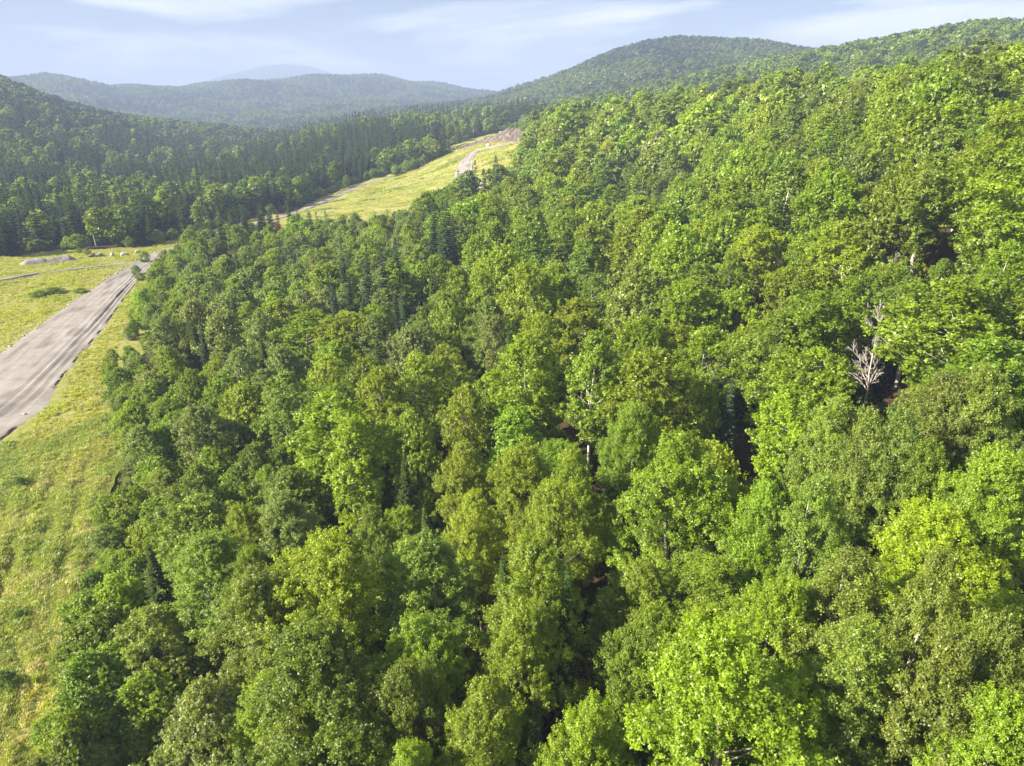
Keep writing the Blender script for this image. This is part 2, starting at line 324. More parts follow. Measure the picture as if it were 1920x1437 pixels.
ROAD_A = spline(np.vstack((np.array(((-72, 20), (-78, 52), (-81, 76), (-82, 88), (-82.8, 100), (-85.1, 112), (-87.9, 124), (-91, 136), (-94.4, 148), (-97.7, 160), (-100.9, 172), (-103.7, 184), (-106.4, 196))), px(((300,478),(360,458),(440,432),(540,404),(600,382),(670,352),(735,333))))), 0.5)
ROAD_B = spline(px(((908,362),(874,336),(872,312),(881,294),(895,284),(922,277),(960,268),(990,262))), 0.5)
def road(name, C, width, left_ditch, seed):
    T = np.gradient(C, axis=0); T /= np.linalg.norm(T, axis=1)[:, None]; N = np.stack((-T[:, 1], T[:, 0]), 1)     # N points to the left of travel
    s = np.concatenate(([0], np.cumsum(np.linalg.norm(np.diff(C, axis=0), axis=1)))); nt = 45
    t = np.linspace(-1, 1, nt)[None]; S = s[:, None] + 0 * t; w = width(s)[:, None] / 2
    edge = 1 + 0.16 * (vnoise(S / 3.1 + seed, t * 0 + 3 * np.sign(t)) - .5) + 0.07 * (vnoise(S / 0.9, t * 0 + 9 + 4 * np.sign(t)) - .5) + 0.14 * (vnoise(S / 11 + seed, 20 + 2 * np.sign(t)) - .5)
    off = t * w * np.where(np.abs(t) > .9, edge, 1); X = C[:, None, 0] + off * N[:, None, 0]; Y = C[:, None, 1] + off * N[:, None, 1]; M = off
    Z = ground_z(X, Y) + 0.14 + 0.25 * np.clip(1 - np.abs(t) ** 2, 0, 1) * 0
    wander = 0.5 * (vnoise(S / 14 + seed, 0 * M + 2.5) - .5)
    ruts = np.zeros_like(Z)
    for c, wd, dp in ((-2.6, .34, .24), (-1.9, .28, .18), (-0.9, .35, .05), (1.1, .35, .035), (-3.3, .26, .15), (2.4, .35, .03), (0.2, .25, .03)):
        q = (M - c * w / 4.6 - wander) / wd; k = 0.35 + 0.9 * vnoise(S / 9 + c * 7, 0 * M + c)
        ruts += k * dp * (-np.exp(-q * q) + 0.55 * np.exp(-(q - 1.7) ** 2) + 0.55 * np.exp(-(q + 1.7) ** 2))
    rough = 0.05 * (vnoise(S / 1.3, M / 0.35) - .5) + 0.05 * (vnoise(S / 2.6 + 9, M / 0.8) - .5)
    Z += ruts + rough
    dt = np.clip((t - 0.84) / 0.10, 0, 1) if left_ditch else 0 * t
    Z += -0.30 * dt * (0.6 + 0.8 * vnoise(S / 2.2 + 50, M * 0)) + 0.16 * (vnoise(S / 0.7, M / .5) - .4) * np.clip((np.abs(t) - .82) / .1, 0, 1)
    Z += -0.26 * np.clip((np.abs(t) - 0.86) / 0.14, 0, 1)
    mud = .45 * np.clip((vnoise(S / 7 + 70, M / 1.6 + 30) - .62) / .2, 0, 1)
    damp = mud + np.clip(dt * (0.4 + 0.6 * vnoise(S / 1.7, M / .4)), 0, 1) * .85 + 0.55 * np.clip(-ruts / 0.11, 0, 1) * vnoise(S / 5, M / .3) + 0.3 * np.clip((-t - .9) / .08, 0, 1) * vnoise(S / 3, M * 0)
    V = np.stack((X, Y, Z), -1).reshape(-1, 3)
    me = mesh_from(name, V, grid_faces(len(C), nt)[:, ::-1], ROAD, smooth=True, uv=np.stack((S, M), -1).reshape(-1, 2), attr={'damp': np.clip(damp, 0, 1).ravel()})
    return tag(link(name, me), {'dirt_road': 'wide pale dirt road with wheel ruts at left', 'field_road': 'pale dirt road climbing the far field', 'meadow_track': 'narrow dark track crossing the meadow'}[name], kind='structure'), C, N, w[:, 0]
road_a, RA, RAN, RAW = road('dirt_road', ROAD_A, lambda s: np.interp(np.interp(s, np.concatenate(([0], np.cumsum(np.linalg.norm(np.diff(ROAD_A, axis=0), axis=1)))), ROAD_A[:, 1]), (60, 88, 100, 112, 124, 136, 148, 160, 172, 184, 196, 225), (30, 28, 22.7, 19.2, 17.2, 16, 14.9, 13.3, 11.6, 9.8, 8.2, 6)), True, 3.0)
road_b, RB, RBN, RBW = road('field_road', ROAD_B, lambda s: np.interp(s, (0, 35, 60, 90, 120), (12, 11, 8.5, 6, 5)), False, 8.0)
road_c, RC, RCN, RCW = road('meadow_track', spline(px(((-120,552),(-40,535),(20,524),(80,513),(140,506),(200,499),(236,496))), 0.5), lambda s: 2.6 + 1.2 * vnoise(s / 9, s * 0), True, 15.0)
ROADS = np.vstack((np.hstack((RA[::4], RAW[::4, None])), np.hstack((RB[::4], RBW[::4, None])), np.hstack((RC[::4], RCW[::4, None]))))
def road_gap(P):
    """metres outside the nearest road edge"""
    out = np.empty(len(P))
    for i in range(0, len(P), 8000):
        d = np.hypot(P[i:i+8000, 0, None] - ROADS[None, :, 0], P[i:i+8000, 1, None] - ROADS[None, :, 1]) - ROADS[None, :, 2]; out[i:i+8000] = d.min(1)
    return out
def road_ratio(P):
    """distance from the nearest road's middle over its half width"""
    out = np.empty(len(P))
    for i in range(0, len(P), 8000):
        d = np.hypot(P[i:i+8000, 0, None] - ROADS[None, :, 0], P[i:i+8000, 1, None] - ROADS[None, :, 1]) / ROADS[None, :, 2]; out[i:i+8000] = d.min(1)
    return out
def edge_gap(P, E):
    out = np.empty(len(P))
    for i in range(0, len(P), 8000):
        out[i:i+8000] = np.hypot(P[i:i+8000, 0, None] - E[None, :, 0], P[i:i+8000, 1, None] - E[None, :, 1]).min(1)
    return out

# one ground sheet out to the horizon, lowered under the turf sheets
tx = np.linspace(-math.asinh(9200 / 40), math.asinh(9200 / 40), 381); ty = np.linspace(math.asinh(-400 / 40), math.asinh(9400 / 40), 330)
GX, GY = np.meshgrid(40 * np.sinh(tx), 40 * np.sinh(ty), indexing='ij')
GZ = ground_z(GX, GY); GP = np.stack((GX.ravel(), GY.ravel()), 1)
op = (inside(GP, TURF_LEFT) | inside(GP, OPEN_FIELD)).reshape(GX.shape); GZ = GZ - 0.35 * op
GV = np.stack((GX, GY, GZ), -1).reshape(-1, 3); GF = grid_faces(*GX.shape)
cd = np.hypot(GV[GF[:, 0], 0], GV[GF[:, 0], 1])
def sub(name, keep, mat, label):
    f = GF[keep]; ids, inv = np.unique(f, return_inverse=True)
    return tag(link(name, mesh_from(name, GV[ids], inv.reshape(f.shape), mat, smooth=True)), label, kind='structure')
sub('terrain', cd < 800, FLOOR, 'shaded brown forest floor of the hillside and valley')
sub('hills', cd >= 800, FAR_GREEN, 'hazy wooded hills and far mountain along the horizon')
def turf(name, poly, step, mat, label, lift, shape=None):
    lo, hi = poly.min(0), poly.max(0); x = np.arange(lo[0], hi[0], step); y = np.arange(lo[1], hi[1], step)
    X, Y = np.meshgrid(x, y, indexing='ij'); P = np.stack((X.ravel(), Y.ravel()), 1); near = np.hypot(P[:, 0], P[:, 1]) > 14
    keep = inside(P, poly) & near; Z = ground_z(P[:, 0], P[:, 1]) + lift
    if shape is not None: Z = Z + shape(P)
    f = grid_faces(*X.shape); f = f[keep[f].all(1)]; ids, inv = np.unique(f, return_inverse=True)
    return tag(link(name, mesh_from(name, np.stack((P[:, 0], P[:, 1], Z), 1)[ids], inv.reshape(f.shape), mat, smooth=True)), label, kind='structure')
# direction along the road, for the ridges the machines left on the verge
def along(P):
    a = math.radians(115); return P[:, 0] * math.cos(a) + P[:, 1] * math.sin(a), -P[:, 0] * math.sin(a) + P[:, 1] * math.cos(a)
def verge_shape(P):
    s, t = along(P); w = 1.1 * vnoise(s / 9, t / 9)
    g = np.clip(road_gap(P) / 2.0, 0, 1)
    r = 0.26 * (np.sin((t + 2.2 * w) * 2 * math.pi / 2.4) * (.25 + .75 * vnoise(s / 8, t / 2))) + 0.5 * (vnoise(s / 4 + 7, t / 2.5) - .5) + .25 * (vnoise(s / 1.1, t / .9) - .5)
    near = np.clip((105 - np.hypot(P[:, 0], P[:, 1])) / 25, 0.12, 1)
    return r * g * near - 0.4 * (road_ratio(P) < .76)
turf('meadow', TURF_LEFT, 0.7, VERGE, 'rough yellow green grassland beside the dirt road', 0.06, verge_shape)
def field_shape(P):
    g = road_gap(P)
    return (0.9 * (vnoise(P[:, 0] / 14, P[:, 1] / 9) - .5) + .4 * (vnoise(P[:, 0] / 5, P[:, 1] / 4) - .5)) * np.clip(g / 5, 0, 1) - 0.6 * (road_ratio(P) < .8)
turf('field', OPEN_FIELD, 1.3, MEADOW, 'sunlit mown field climbing towards the brown earth bank', 0.1, field_shape)

# ---------------------------------------------------------------- tree shapes
def unit(v): return v / (np.linalg.norm(v, axis=-1, keepdims=True) + 1e-9)
def leaves(C, Nrm, L, W, rng):
    """one pointed leaf (triangle) per centre"""
    n = len(C); r = unit(rng.normal(size=(n, 3))); t = unit(np.cross(Nrm, r)); b = np.cross(Nrm, t)
    L = np.broadcast_to(L, n)[:, None]; W = np.broadcast_to(W, n)[:, None]
    V = np.stack((C + t * L, C - t * L * .6 + b * W, C - t * L * .6 - b * W), 1).reshape(-1, 3)
    return V, np.arange(3 * n).reshape(n, 3)
def profile(kind, t):
    if kind == 'maple': return np.clip(np.sin(math.pi * np.clip(t * .86 + .06, 0, 1) ** 1.12), 0, 1) ** .58
    if kind == 'birch': return np.clip(np.sin(math.pi * np.clip(t * .89 + .05, 0, 1) ** 1.08), 0, 1) ** .68
    if kind == 'aspen': return np.clip(np.sin(math.pi * np.clip(t * .90 + .04, 0, 1) ** 1.0), 0, 1) ** .66
    return np.clip(np.sin(math.pi * np.clip(t * .7 + .26, 0, 1)), 0, 1) ** .6       # shrub
def broad_tree(kind, seed, nleaf, leaf, per, limbs=True):
    """height 14, crown about 6.4 across -> trunk (V, F), crown (V, F, tone)"""
    rng = np.random.RandomState(seed); H = 14.0
    base, w, nc, spread = {'maple': (2.4, 6.4, 105, .86), 'birch': (3.2, 5.6, 100, .72), 'aspen': (4.4, 5.0, 84, .70), 'shrub': (.6, 11.5, 120, .80)}[kind]
    ch = H - base
    lean = rng.normal(size=2) * .35
    # lobes of the crown: a few big limbs pull the outline out
    la = rng.uniform(0, 2 * math.pi, 9); lt = rng.uniform(.1, .95, 9); ls = rng.uniform(.2, .7, 9)
    cs, rad = [], []; top = rng.uniform(0, .9); ta = rng.uniform(0, 6.28)
    tries = 0
    while len(cs) < nc and tries < 5000:
        tries += 1
        t = rng.uniform(0.0, 1.0) ** .85; a = rng.uniform(0, 2 * math.pi)
        R = w / 2 * profile(kind, t) * (0.70 + sum(k * math.exp(-((t - q) / .17) ** 2) * max(0, math.cos(a - p)) ** 4 for p, q, k in zip(la, lt, ls)))
        rr = R * rng.uniform(0.05, 1.0) ** .42
        cr = rng.uniform(.5, 1.12) * (.82 + .25 * (1 - t)) * spread * (w / 6.4)
        p = np.array((rr * math.cos(a) + lean[0] * t, rr * math.sin(a) + lean[1] * t, base + ch * t * .95))
        p[2] = min(p[2], H - cr * .62) - top * max(0, t - .45) * (1 - math.cos(a - ta)) * 2.2
        if cs and np.min(np.linalg.norm(np.array(cs) - p, axis=1)) < (.8 if kind == 'shrub' else .5): continue
        cs.append(p); rad.append(cr)
    # a leading shoot
    cs.append(np.array((lean[0], lean[1], H - .8))); rad.append(.62 if kind == 'aspen' else .8); cs = np.array(cs); rad = np.array(rad)
    ctr = np.array((lean[0] * .5, lean[1] * .5, base + ch * .45))
    # twigs: along the clumps, and between them over the whole uneven outline
    ntw = max(nleaf // per, 60); share = rad ** 2 / (rad ** 2).sum(); nsh = int(ntw * .24); ncl = ntw - nsh; k = rng.choice(len(cs), ncl, p=share)
    d = unit(rng.normal(size=(ncl, 3)))
    outw = unit(cs[k] - ctr + 1e-3); flip = (d * (outw + np.array((0, 0, .55)))).sum(1) < -.25; d[flip] *= -1
    C = cs[k] + d * (rad[k] * rng.uniform(.1, 1.08, ncl) ** .6)[:, None] * np.array((1, 1, .8))
    t = rng.uniform(0, 1, nsh) ** .9; a = rng.uniform(0, 2 * math.pi, nsh); sd = rng.uniform(0, 99)
    R = w / 2 * profile(kind, t) * (0.70 + sum(q2 * np.exp(-((t - q1) / .17) ** 2) * np.maximum(0, np.cos(a - p1)) ** 4 for p1, q1, q2 in zip(la, lt, ls)))
    R = R * (.45 + .60 * vnoise(a / .42 + sd, t * ch / .9 + sd)) * rng.uniform(.6, 1.05, nsh)
    C = np.vstack((C, np.column_stack((R * np.cos(a) + lean[0] * t, R * np.sin(a) + lean[1] * t, base + ch * t * .94 + rng.normal(size=nsh) * .12))))
    D = np.vstack((d, unit(C[ncl:] - ctr)))
    twd = unit(D * .55 + unit(C - ctr) * .55 + np.array((0, 0, .62)) + rng.normal(size=(ntw, 3)) * .38)
    tl = rng.uniform(.22, .62, ntw) * (1.7 if kind == 'shrub' else 1.0) * np.where(rng.rand(ntw) < .12, 1.5, 1.0)
    ttone = np.concatenate((rng.rand(len(cs))[k], vnoise(a / .5 + sd + 31, t * ch / 1.1 + 7))) * .5 + rng.rand(ntw) * .5
    j = rng.randint(0, ntw, nleaf); sp = rng.uniform(0, 1, nleaf); spread = (.10 if per > 1 else .0) * (1.6 if kind == 'shrub' else 1.0)
    C = C[j] + twd[j] * (tl[j] * sp)[:, None] + rng.normal(size=(nleaf, 3)) * (spread * (1.15 - .6 * sp))[:, None]
    N = unit(D[j] * .55 + np.array((0, 0, .5)) + rng.normal(size=(nleaf, 3)) * (.6 if per > 1 else .45))
    sz = leaf * rng.uniform(.6, 1.3, nleaf)
    V, Fc = leaves(C, N, sz, sz * rng.uniform(.6, .9, nleaf), rng)
    tone = np.clip(.5 + (ttone[j] - .5) * .9 + (rng.rand(nleaf) - .5) * .45 + .06 * (C[:, 2] - base) / ch, 0, 1)
    # trunk and limbs
    tb = []; n = 9; z = np.linspace(-.5, H * .9, n); wob = np.cumsum(rng.normal(size=(n, 2)) * .10, axis=0); wob -= wob[0]
    path = np.column_stack((wob[:, 0] + lean[0] * np.clip((z - base) / ch, 0, 1), wob[:, 1] + lean[1] * np.clip((z - base) / ch, 0, 1), z))
    r0 = {'maple': .19, 'birch': .15, 'aspen': .15, 'shrub': .10}[kind]
    tb.append(tube(path, r0 * (1 - .9 * (z + .5) / (H * .95)) + .012, 7 if limbs else 4))
    if limbs:
        for q in rng.permutation(len(cs))[:26]:
            e = cs[q]; s0 = max(base * .8, e[2] - np.hypot(e[0], e[1]) * rng.uniform(.6, 1.3)); f = np.interp(s0, z, np.arange(n)); i = min(int(f), n - 2); st = path[i] + (path[i + 1] - path[i]) * (f - i)
            mid = (st + e) / 2 + np.array((0, 0, -.12)) + rng.normal(size=3) * .12; rr = r0 * .45 * (1 - .7 * s0 / H)
            tb.append(tube(np.array((st, mid, e)), (rr, rr * .65, .012), 4))
    return merge(tb), (V, Fc, tone)
def spruce_tree(seed, layers, nbr, leaf, sub):
    """height 14, about 4 across"""
    rng = np.random.RandomState(seed); H = 14.0; C, N, L, Wd, T = [], [], [], [], []
    for i in range(layers):
        t = (i + rng.rand() * .6) / layers; z = .8 + (H - .9) * t; R = (1 - t) ** .92 * 2.2 * rng.uniform(.8, 1.12) + .1; nb = max(4, int(nbr * (1 - .55 * t)))
        for b in range(nb):
            a = 2 * math.pi * (b + rng.rand() * .8) / nb; Rb = R * rng.uniform(.65, 1.1); ns = max(1, int(sub * Rb / 2 + .6)); tone = rng.rand()
            for s in range(ns):
                f = (s + .55) / ns; r = Rb * f; droop = -.30 * r + .22 * r * f
                c0 = np.array((r * math.cos(a), r * math.sin(a), z + droop))
                for side in (-1, 1):
                    aa = a + side * (.45 - .2 * f) + rng.normal() * .1; wv = leaf * (1.15 - .55 * f) * rng.uniform(.8, 1.2)
                    tang = np.array((math.cos(aa), math.sin(aa), -.25)); up = unit(np.array((-.35 * math.cos(a), -.35 * math.sin(a), 1.0)) + rng.normal(size=3) * .25)
                    C.append(c0 + tang * wv * .3 + np.array((-math.sin(a), math.cos(a), 0)) * side * wv * .25); N.append(up); L.append(tang); Wd.append(wv); T.append(tone)
    for i in range(6): C.append(np.array((0, 0, H - .12 * i))); N.append(unit(rng.normal(size=3) * np.array((1, 1, .1)))); L.append(np.array((0, 0, 1.0))); Wd.append(leaf * .8); T.append(.6)
    C, N, L, Wd = np.array(C), np.array(N), unit(np.array(L)), np.array(Wd)[:, None]; b = unit(np.cross(N, L))
    V = np.stack((C + L * Wd, C + b * Wd * .36 - N * .03, C - L * Wd * .8, C - b * Wd * .36 - N * .03), 1).reshape(-1, 3); n = len(C)
    z = np.linspace(-.4, H * .97, 6); tr = tube(np.column_stack((0 * z, 0 * z, z)), .14 * (1 - z / (H * 1.0)) + .01, 6)
    q = np.arange(4 * n).reshape(n, 4); tn = np.clip(.3 + .4 * np.array(T) + .3 * rng.rand(n), 0, 1)
    return tr, (V, np.vstack((q[:, (0, 1, 3)], q[:, (1, 2, 3)])), np.concatenate((tn, tn)))
def bare_tree(seed, H=13.0, spread=.5, thin=.016):
    """a snag: one leading trunk, rising limbs, fine twigs"""
    rng = np.random.RandomState(seed); n = 10; z = np.linspace(-.4, H, n); wob = np.cumsum(rng.normal(size=(n, 2)) * .10, axis=0); wob -= wob[0]
    path = np.column_stack((wob, z)); limbs = []
    def twig(p, d, ln, r, lev):
        m = 4 if lev == 0 else 3; pts = [p]; dd = d
        for _ in range(m):
            dd = unit(dd + rng.normal(size=3) * .16 + np.array((0, 0, .10))); pts.append(pts[-1] + dd * ln / m)
        pts = np.array(pts); limbs.append(tube(pts, np.maximum(np.linspace(r, r * .3, m + 1), thin * (1.0, .8, .6)[lev]), (5, 4, 3)[lev]))
        if lev == 2: return
        for k in range((7, 4)[lev]):
            f = rng.uniform(.25, 1.0); q = pts[min(int(f * m), m)]; nd = unit(dd * .8 + unit(np.cross(dd, rng.normal(size=3))) * rng.uniform(.4, .9)); twig(q, nd, ln * rng.uniform(.3, .5), r * .45, lev + 1)
    for i in range(15):
        t = rng.uniform(.38, .97); f = t * (n - 1) ; j = min(int(f), n - 2); p = path[j] + (path[j + 1] - path[j]) * (f - j); a = rng.uniform(0, 6.283)
        twig(p, unit(np.array((math.cos(a) * spread * 2, math.sin(a) * spread * 2, rng.uniform(.6, 1.1)))), H * (.30 - .17 * t) * rng.uniform(.6, 1.25), .055 * (1.2 - t) * H / 11, 0)
    return tube(path, np.maximum(.15 * H / 13 * (1 - .85 * np.linspace(0, 1, n)), .02), 7), merge(limbs)

KINDS = ('maple', 'birch', 'aspen', 'spruce', 'shrub')
LODS = {   # leaves, leaf half length, leaves on a twig; finest first
    'maple': ((145000, .060, 50), (42000, .102, 26), (13000, .175, 10), (2600, .40, 1), (330, 1.05, 1)), 'birch': ((120000, .057, 50), (35000, .10, 25), (11500, .165, 10), (2300, .38, 1), (290, 1.0, 1)),
    'aspen': ((90000, .058, 50), (28000, .10, 24), (10000, .16, 10), (2000, .37, 1), (250, .95, 1)), 'shrub': ((50000, .150, 30), (34000, .18, 22), (14000, .27, 10), (2800, .62, 1), (340, 1.6, 1))}
NVAR = (3, 4, 5, 4, 3)
BARKS = {'maple': BARK_DARK, 'birch': BARK_PALE, 'aspen': BARK_PALE, 'spruce': BARK_DARK, 'shrub': BARK_DARK}
PROTO = {}
def proto(kind, lod, var):
    key = (kind, lod, var)
    if key not in PROTO:
        seed = 1000 * KINDS.index(kind) + 100 * lod + var + 11
        if kind == 'spruce': tr, cr = spruce_tree(seed, *((60, 14, .26, 11), (48, 13, .33, 9), (36, 12, .48, 6), (24, 11, .74, 3), (14, 9, 1.15, 2))[lod]); mat = NEEDLE
        else: tr, cr = broad_tree(kind, seed, *LODS[kind][lod], limbs=lod < 3); mat = LEAF
        PROTO[key] = (mesh_from(kind + '_trunk', tr[0], tr[1], BARKS[kind], smooth=True), mesh_from(kind + '_crown', cr[0], cr[1], mat, tone=cr[2]), tr, cr)
    return PROTO[key]
JOINED = {}
def joined(kind, lod, var):
    """trunk and crown as one mesh, for the trees that make up the mass of the wood"""
    key = (kind, lod, var)
    if key not in JOINED:
        _, _, tr, cr = proto(kind, lod, var); tq = np.vstack((tr[1][:, (0, 1, 2)], tr[1][:, (0, 2, 3)])); V, Fc = merge(((tr[0], tq), cr[:2]))
        me = mesh_from(kind + '_whole', V, Fc, [BARKS[kind], NEEDLE_MASS if kind == 'spruce' else LEAF_MASS], tone=np.concatenate((np.full(len(tq), .5), cr[2])))
        me.polygons.foreach_set('material_index', np.concatenate((np.zeros(len(tq)), np.ones(len(cr[1])))).astype(np.int32)); JOINED[key] = me
    return JOINED[key]
CROWN_W = {'maple': 6.4, 'birch': 5.6, 'aspen': 5.0, 'spruce': 4.2, 'shrub': 11.5}
COLORS = {   # leaf reflectance
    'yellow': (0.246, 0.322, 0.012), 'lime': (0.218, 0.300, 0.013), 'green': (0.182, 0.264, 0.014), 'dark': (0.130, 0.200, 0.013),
    'olive': (0.192, 0.258, 0.032), 'silver': (0.196, 0.252, 0.066), 'fir': (0.046, 0.074, 0.015), 'blue': (0.036, 0.060, 0.030), 'rust': (0.15, 0.050, 0.030)}

def shape_of(k, w, H):
    """squat trees and bushes share the broad low shape"""
    return 'shrub' if k != 'spruce' and w / H > .66 else k

# ---------------------------------------------------------------- where the trees stand
rng = np.random.RandomState(21)
TREES = []      # x, y, H, width, kind, colour, hero label
OCC = {}
def put(x, y, H, w, kind, c, label=None, gap=.40):
    TREES.append([x, y, H, w, kind, c, label]); OCC.setdefault((int(x // 4), int(y // 4)), []).append((x, y, w * gap))
def free(x, y, r):
    i, j = int(x // 4), int(y // 4)
    for a in (-1, 0, 1):
        for b in (-1, 0, 1):
            for (p, q, s) in OCC.get((i + a, j + b), ()):
                if (p - x) ** 2 + (q - y) ** 2 < (r + s) ** 2: return False
    return True
DM = np.exp(np.linspace(math.log(14), math.log(900), 900))
def by_top(u, v, H):
    """where a tree of height H stands whose top shows at a photo pixel"""
    az, s = ray(u, v); x, y = DM * math.sin(az), DM * math.cos(az); g = HC + DM * s <= ground_z(x, y) + H
    i = int(np.argmax(g)) if g.any() else len(DM) - 1
    return x[i], y[i], math.hypot(DM[i], HC - ground_z(x[i], y[i]) - H)
Y, L, G, K, O, S = 'yellow', 'lime', 'green', 'dark', 'olive', 'silver'
# crowns that can be picked out in the photograph: top (u, v), width in its pixels, height in metres, kind, colour, what sets it apart
SEEN = [
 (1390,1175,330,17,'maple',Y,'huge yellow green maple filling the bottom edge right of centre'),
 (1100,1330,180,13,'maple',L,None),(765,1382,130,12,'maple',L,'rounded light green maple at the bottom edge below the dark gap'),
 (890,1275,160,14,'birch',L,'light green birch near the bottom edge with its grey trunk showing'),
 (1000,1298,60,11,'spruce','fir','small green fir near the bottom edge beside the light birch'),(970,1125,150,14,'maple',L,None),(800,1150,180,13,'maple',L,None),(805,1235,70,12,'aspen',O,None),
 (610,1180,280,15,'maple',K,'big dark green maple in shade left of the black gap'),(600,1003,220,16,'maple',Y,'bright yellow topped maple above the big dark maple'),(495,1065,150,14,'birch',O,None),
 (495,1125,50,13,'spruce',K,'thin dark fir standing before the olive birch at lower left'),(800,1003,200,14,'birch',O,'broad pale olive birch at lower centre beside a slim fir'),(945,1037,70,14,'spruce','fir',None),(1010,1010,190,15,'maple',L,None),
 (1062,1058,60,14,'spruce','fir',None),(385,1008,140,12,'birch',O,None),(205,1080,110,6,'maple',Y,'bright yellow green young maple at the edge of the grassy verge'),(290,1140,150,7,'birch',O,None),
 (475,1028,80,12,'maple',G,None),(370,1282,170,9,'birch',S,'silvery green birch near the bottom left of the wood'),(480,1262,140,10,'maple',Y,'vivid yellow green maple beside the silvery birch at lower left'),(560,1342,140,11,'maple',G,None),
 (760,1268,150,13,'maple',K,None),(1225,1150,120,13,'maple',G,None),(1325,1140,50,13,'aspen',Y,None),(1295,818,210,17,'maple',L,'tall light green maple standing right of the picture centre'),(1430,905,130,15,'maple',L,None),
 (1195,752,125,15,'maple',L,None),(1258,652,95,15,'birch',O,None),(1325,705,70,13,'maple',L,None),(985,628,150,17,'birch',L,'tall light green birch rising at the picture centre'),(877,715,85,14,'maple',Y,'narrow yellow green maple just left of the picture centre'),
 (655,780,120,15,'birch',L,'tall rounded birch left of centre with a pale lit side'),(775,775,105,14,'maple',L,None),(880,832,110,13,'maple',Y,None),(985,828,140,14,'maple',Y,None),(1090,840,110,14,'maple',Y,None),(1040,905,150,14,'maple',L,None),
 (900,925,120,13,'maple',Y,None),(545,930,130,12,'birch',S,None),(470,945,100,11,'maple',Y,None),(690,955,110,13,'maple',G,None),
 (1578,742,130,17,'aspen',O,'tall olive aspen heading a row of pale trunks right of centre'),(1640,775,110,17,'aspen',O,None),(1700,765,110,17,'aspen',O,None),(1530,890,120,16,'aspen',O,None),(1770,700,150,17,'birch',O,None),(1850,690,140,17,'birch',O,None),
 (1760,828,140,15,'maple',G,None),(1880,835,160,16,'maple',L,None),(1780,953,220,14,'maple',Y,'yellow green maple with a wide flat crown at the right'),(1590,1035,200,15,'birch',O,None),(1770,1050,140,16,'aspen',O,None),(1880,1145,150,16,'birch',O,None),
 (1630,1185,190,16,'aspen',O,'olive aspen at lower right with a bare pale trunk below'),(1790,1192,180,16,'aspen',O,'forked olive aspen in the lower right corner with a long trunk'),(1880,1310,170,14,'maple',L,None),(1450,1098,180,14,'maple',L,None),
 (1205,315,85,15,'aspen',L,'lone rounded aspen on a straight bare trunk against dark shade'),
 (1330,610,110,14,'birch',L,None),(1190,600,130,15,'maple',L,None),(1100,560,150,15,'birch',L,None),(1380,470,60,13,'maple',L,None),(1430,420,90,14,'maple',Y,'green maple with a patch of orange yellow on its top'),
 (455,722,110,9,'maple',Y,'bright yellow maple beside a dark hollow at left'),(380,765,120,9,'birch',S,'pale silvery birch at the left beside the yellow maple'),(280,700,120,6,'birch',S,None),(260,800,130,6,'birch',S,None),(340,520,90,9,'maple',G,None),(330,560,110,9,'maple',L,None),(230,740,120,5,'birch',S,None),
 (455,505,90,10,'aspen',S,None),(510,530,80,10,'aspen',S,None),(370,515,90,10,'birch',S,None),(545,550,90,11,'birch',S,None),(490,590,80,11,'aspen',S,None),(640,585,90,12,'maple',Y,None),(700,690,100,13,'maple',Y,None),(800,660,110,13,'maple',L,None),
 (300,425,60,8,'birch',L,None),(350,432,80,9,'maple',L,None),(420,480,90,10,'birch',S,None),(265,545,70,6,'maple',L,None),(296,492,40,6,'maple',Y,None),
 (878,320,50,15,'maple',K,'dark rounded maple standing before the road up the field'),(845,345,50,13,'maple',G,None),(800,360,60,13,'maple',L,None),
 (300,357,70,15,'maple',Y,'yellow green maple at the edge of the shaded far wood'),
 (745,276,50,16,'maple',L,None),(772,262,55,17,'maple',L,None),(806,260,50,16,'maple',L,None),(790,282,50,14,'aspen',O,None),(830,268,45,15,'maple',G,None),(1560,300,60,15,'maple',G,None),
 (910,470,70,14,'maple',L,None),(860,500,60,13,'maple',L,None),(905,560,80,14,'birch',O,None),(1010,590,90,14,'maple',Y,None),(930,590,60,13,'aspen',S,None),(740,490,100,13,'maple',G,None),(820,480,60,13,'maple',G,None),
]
for u, v, H in ((808,374,13),(827,380,13),(832,377,14),(848,404,10),(745,450,12),(732,462,11),(716,462,12),(680,460,12),(640,462,11),(622,508,10),(646,508,9),(742,527,9),(754,531,9),(370,588,8),(583,398,7),(1380,700,9)):
    SEEN.append((u, v, H * 3.4, H + 5.0, 'spruce', 'blue', None))
SEEN.append((405,458,12,7,'spruce','rust','small rust red dead fir among green trees at left')); SEEN.append((518,392,14,8,'spruce','rust','reddish brown fir beside the lower end of the field'))
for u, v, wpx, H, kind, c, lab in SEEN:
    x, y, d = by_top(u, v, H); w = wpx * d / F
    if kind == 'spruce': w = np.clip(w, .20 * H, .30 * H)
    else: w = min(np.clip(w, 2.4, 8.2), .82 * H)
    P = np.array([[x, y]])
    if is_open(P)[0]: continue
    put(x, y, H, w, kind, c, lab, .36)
n_seen = len(TREES)
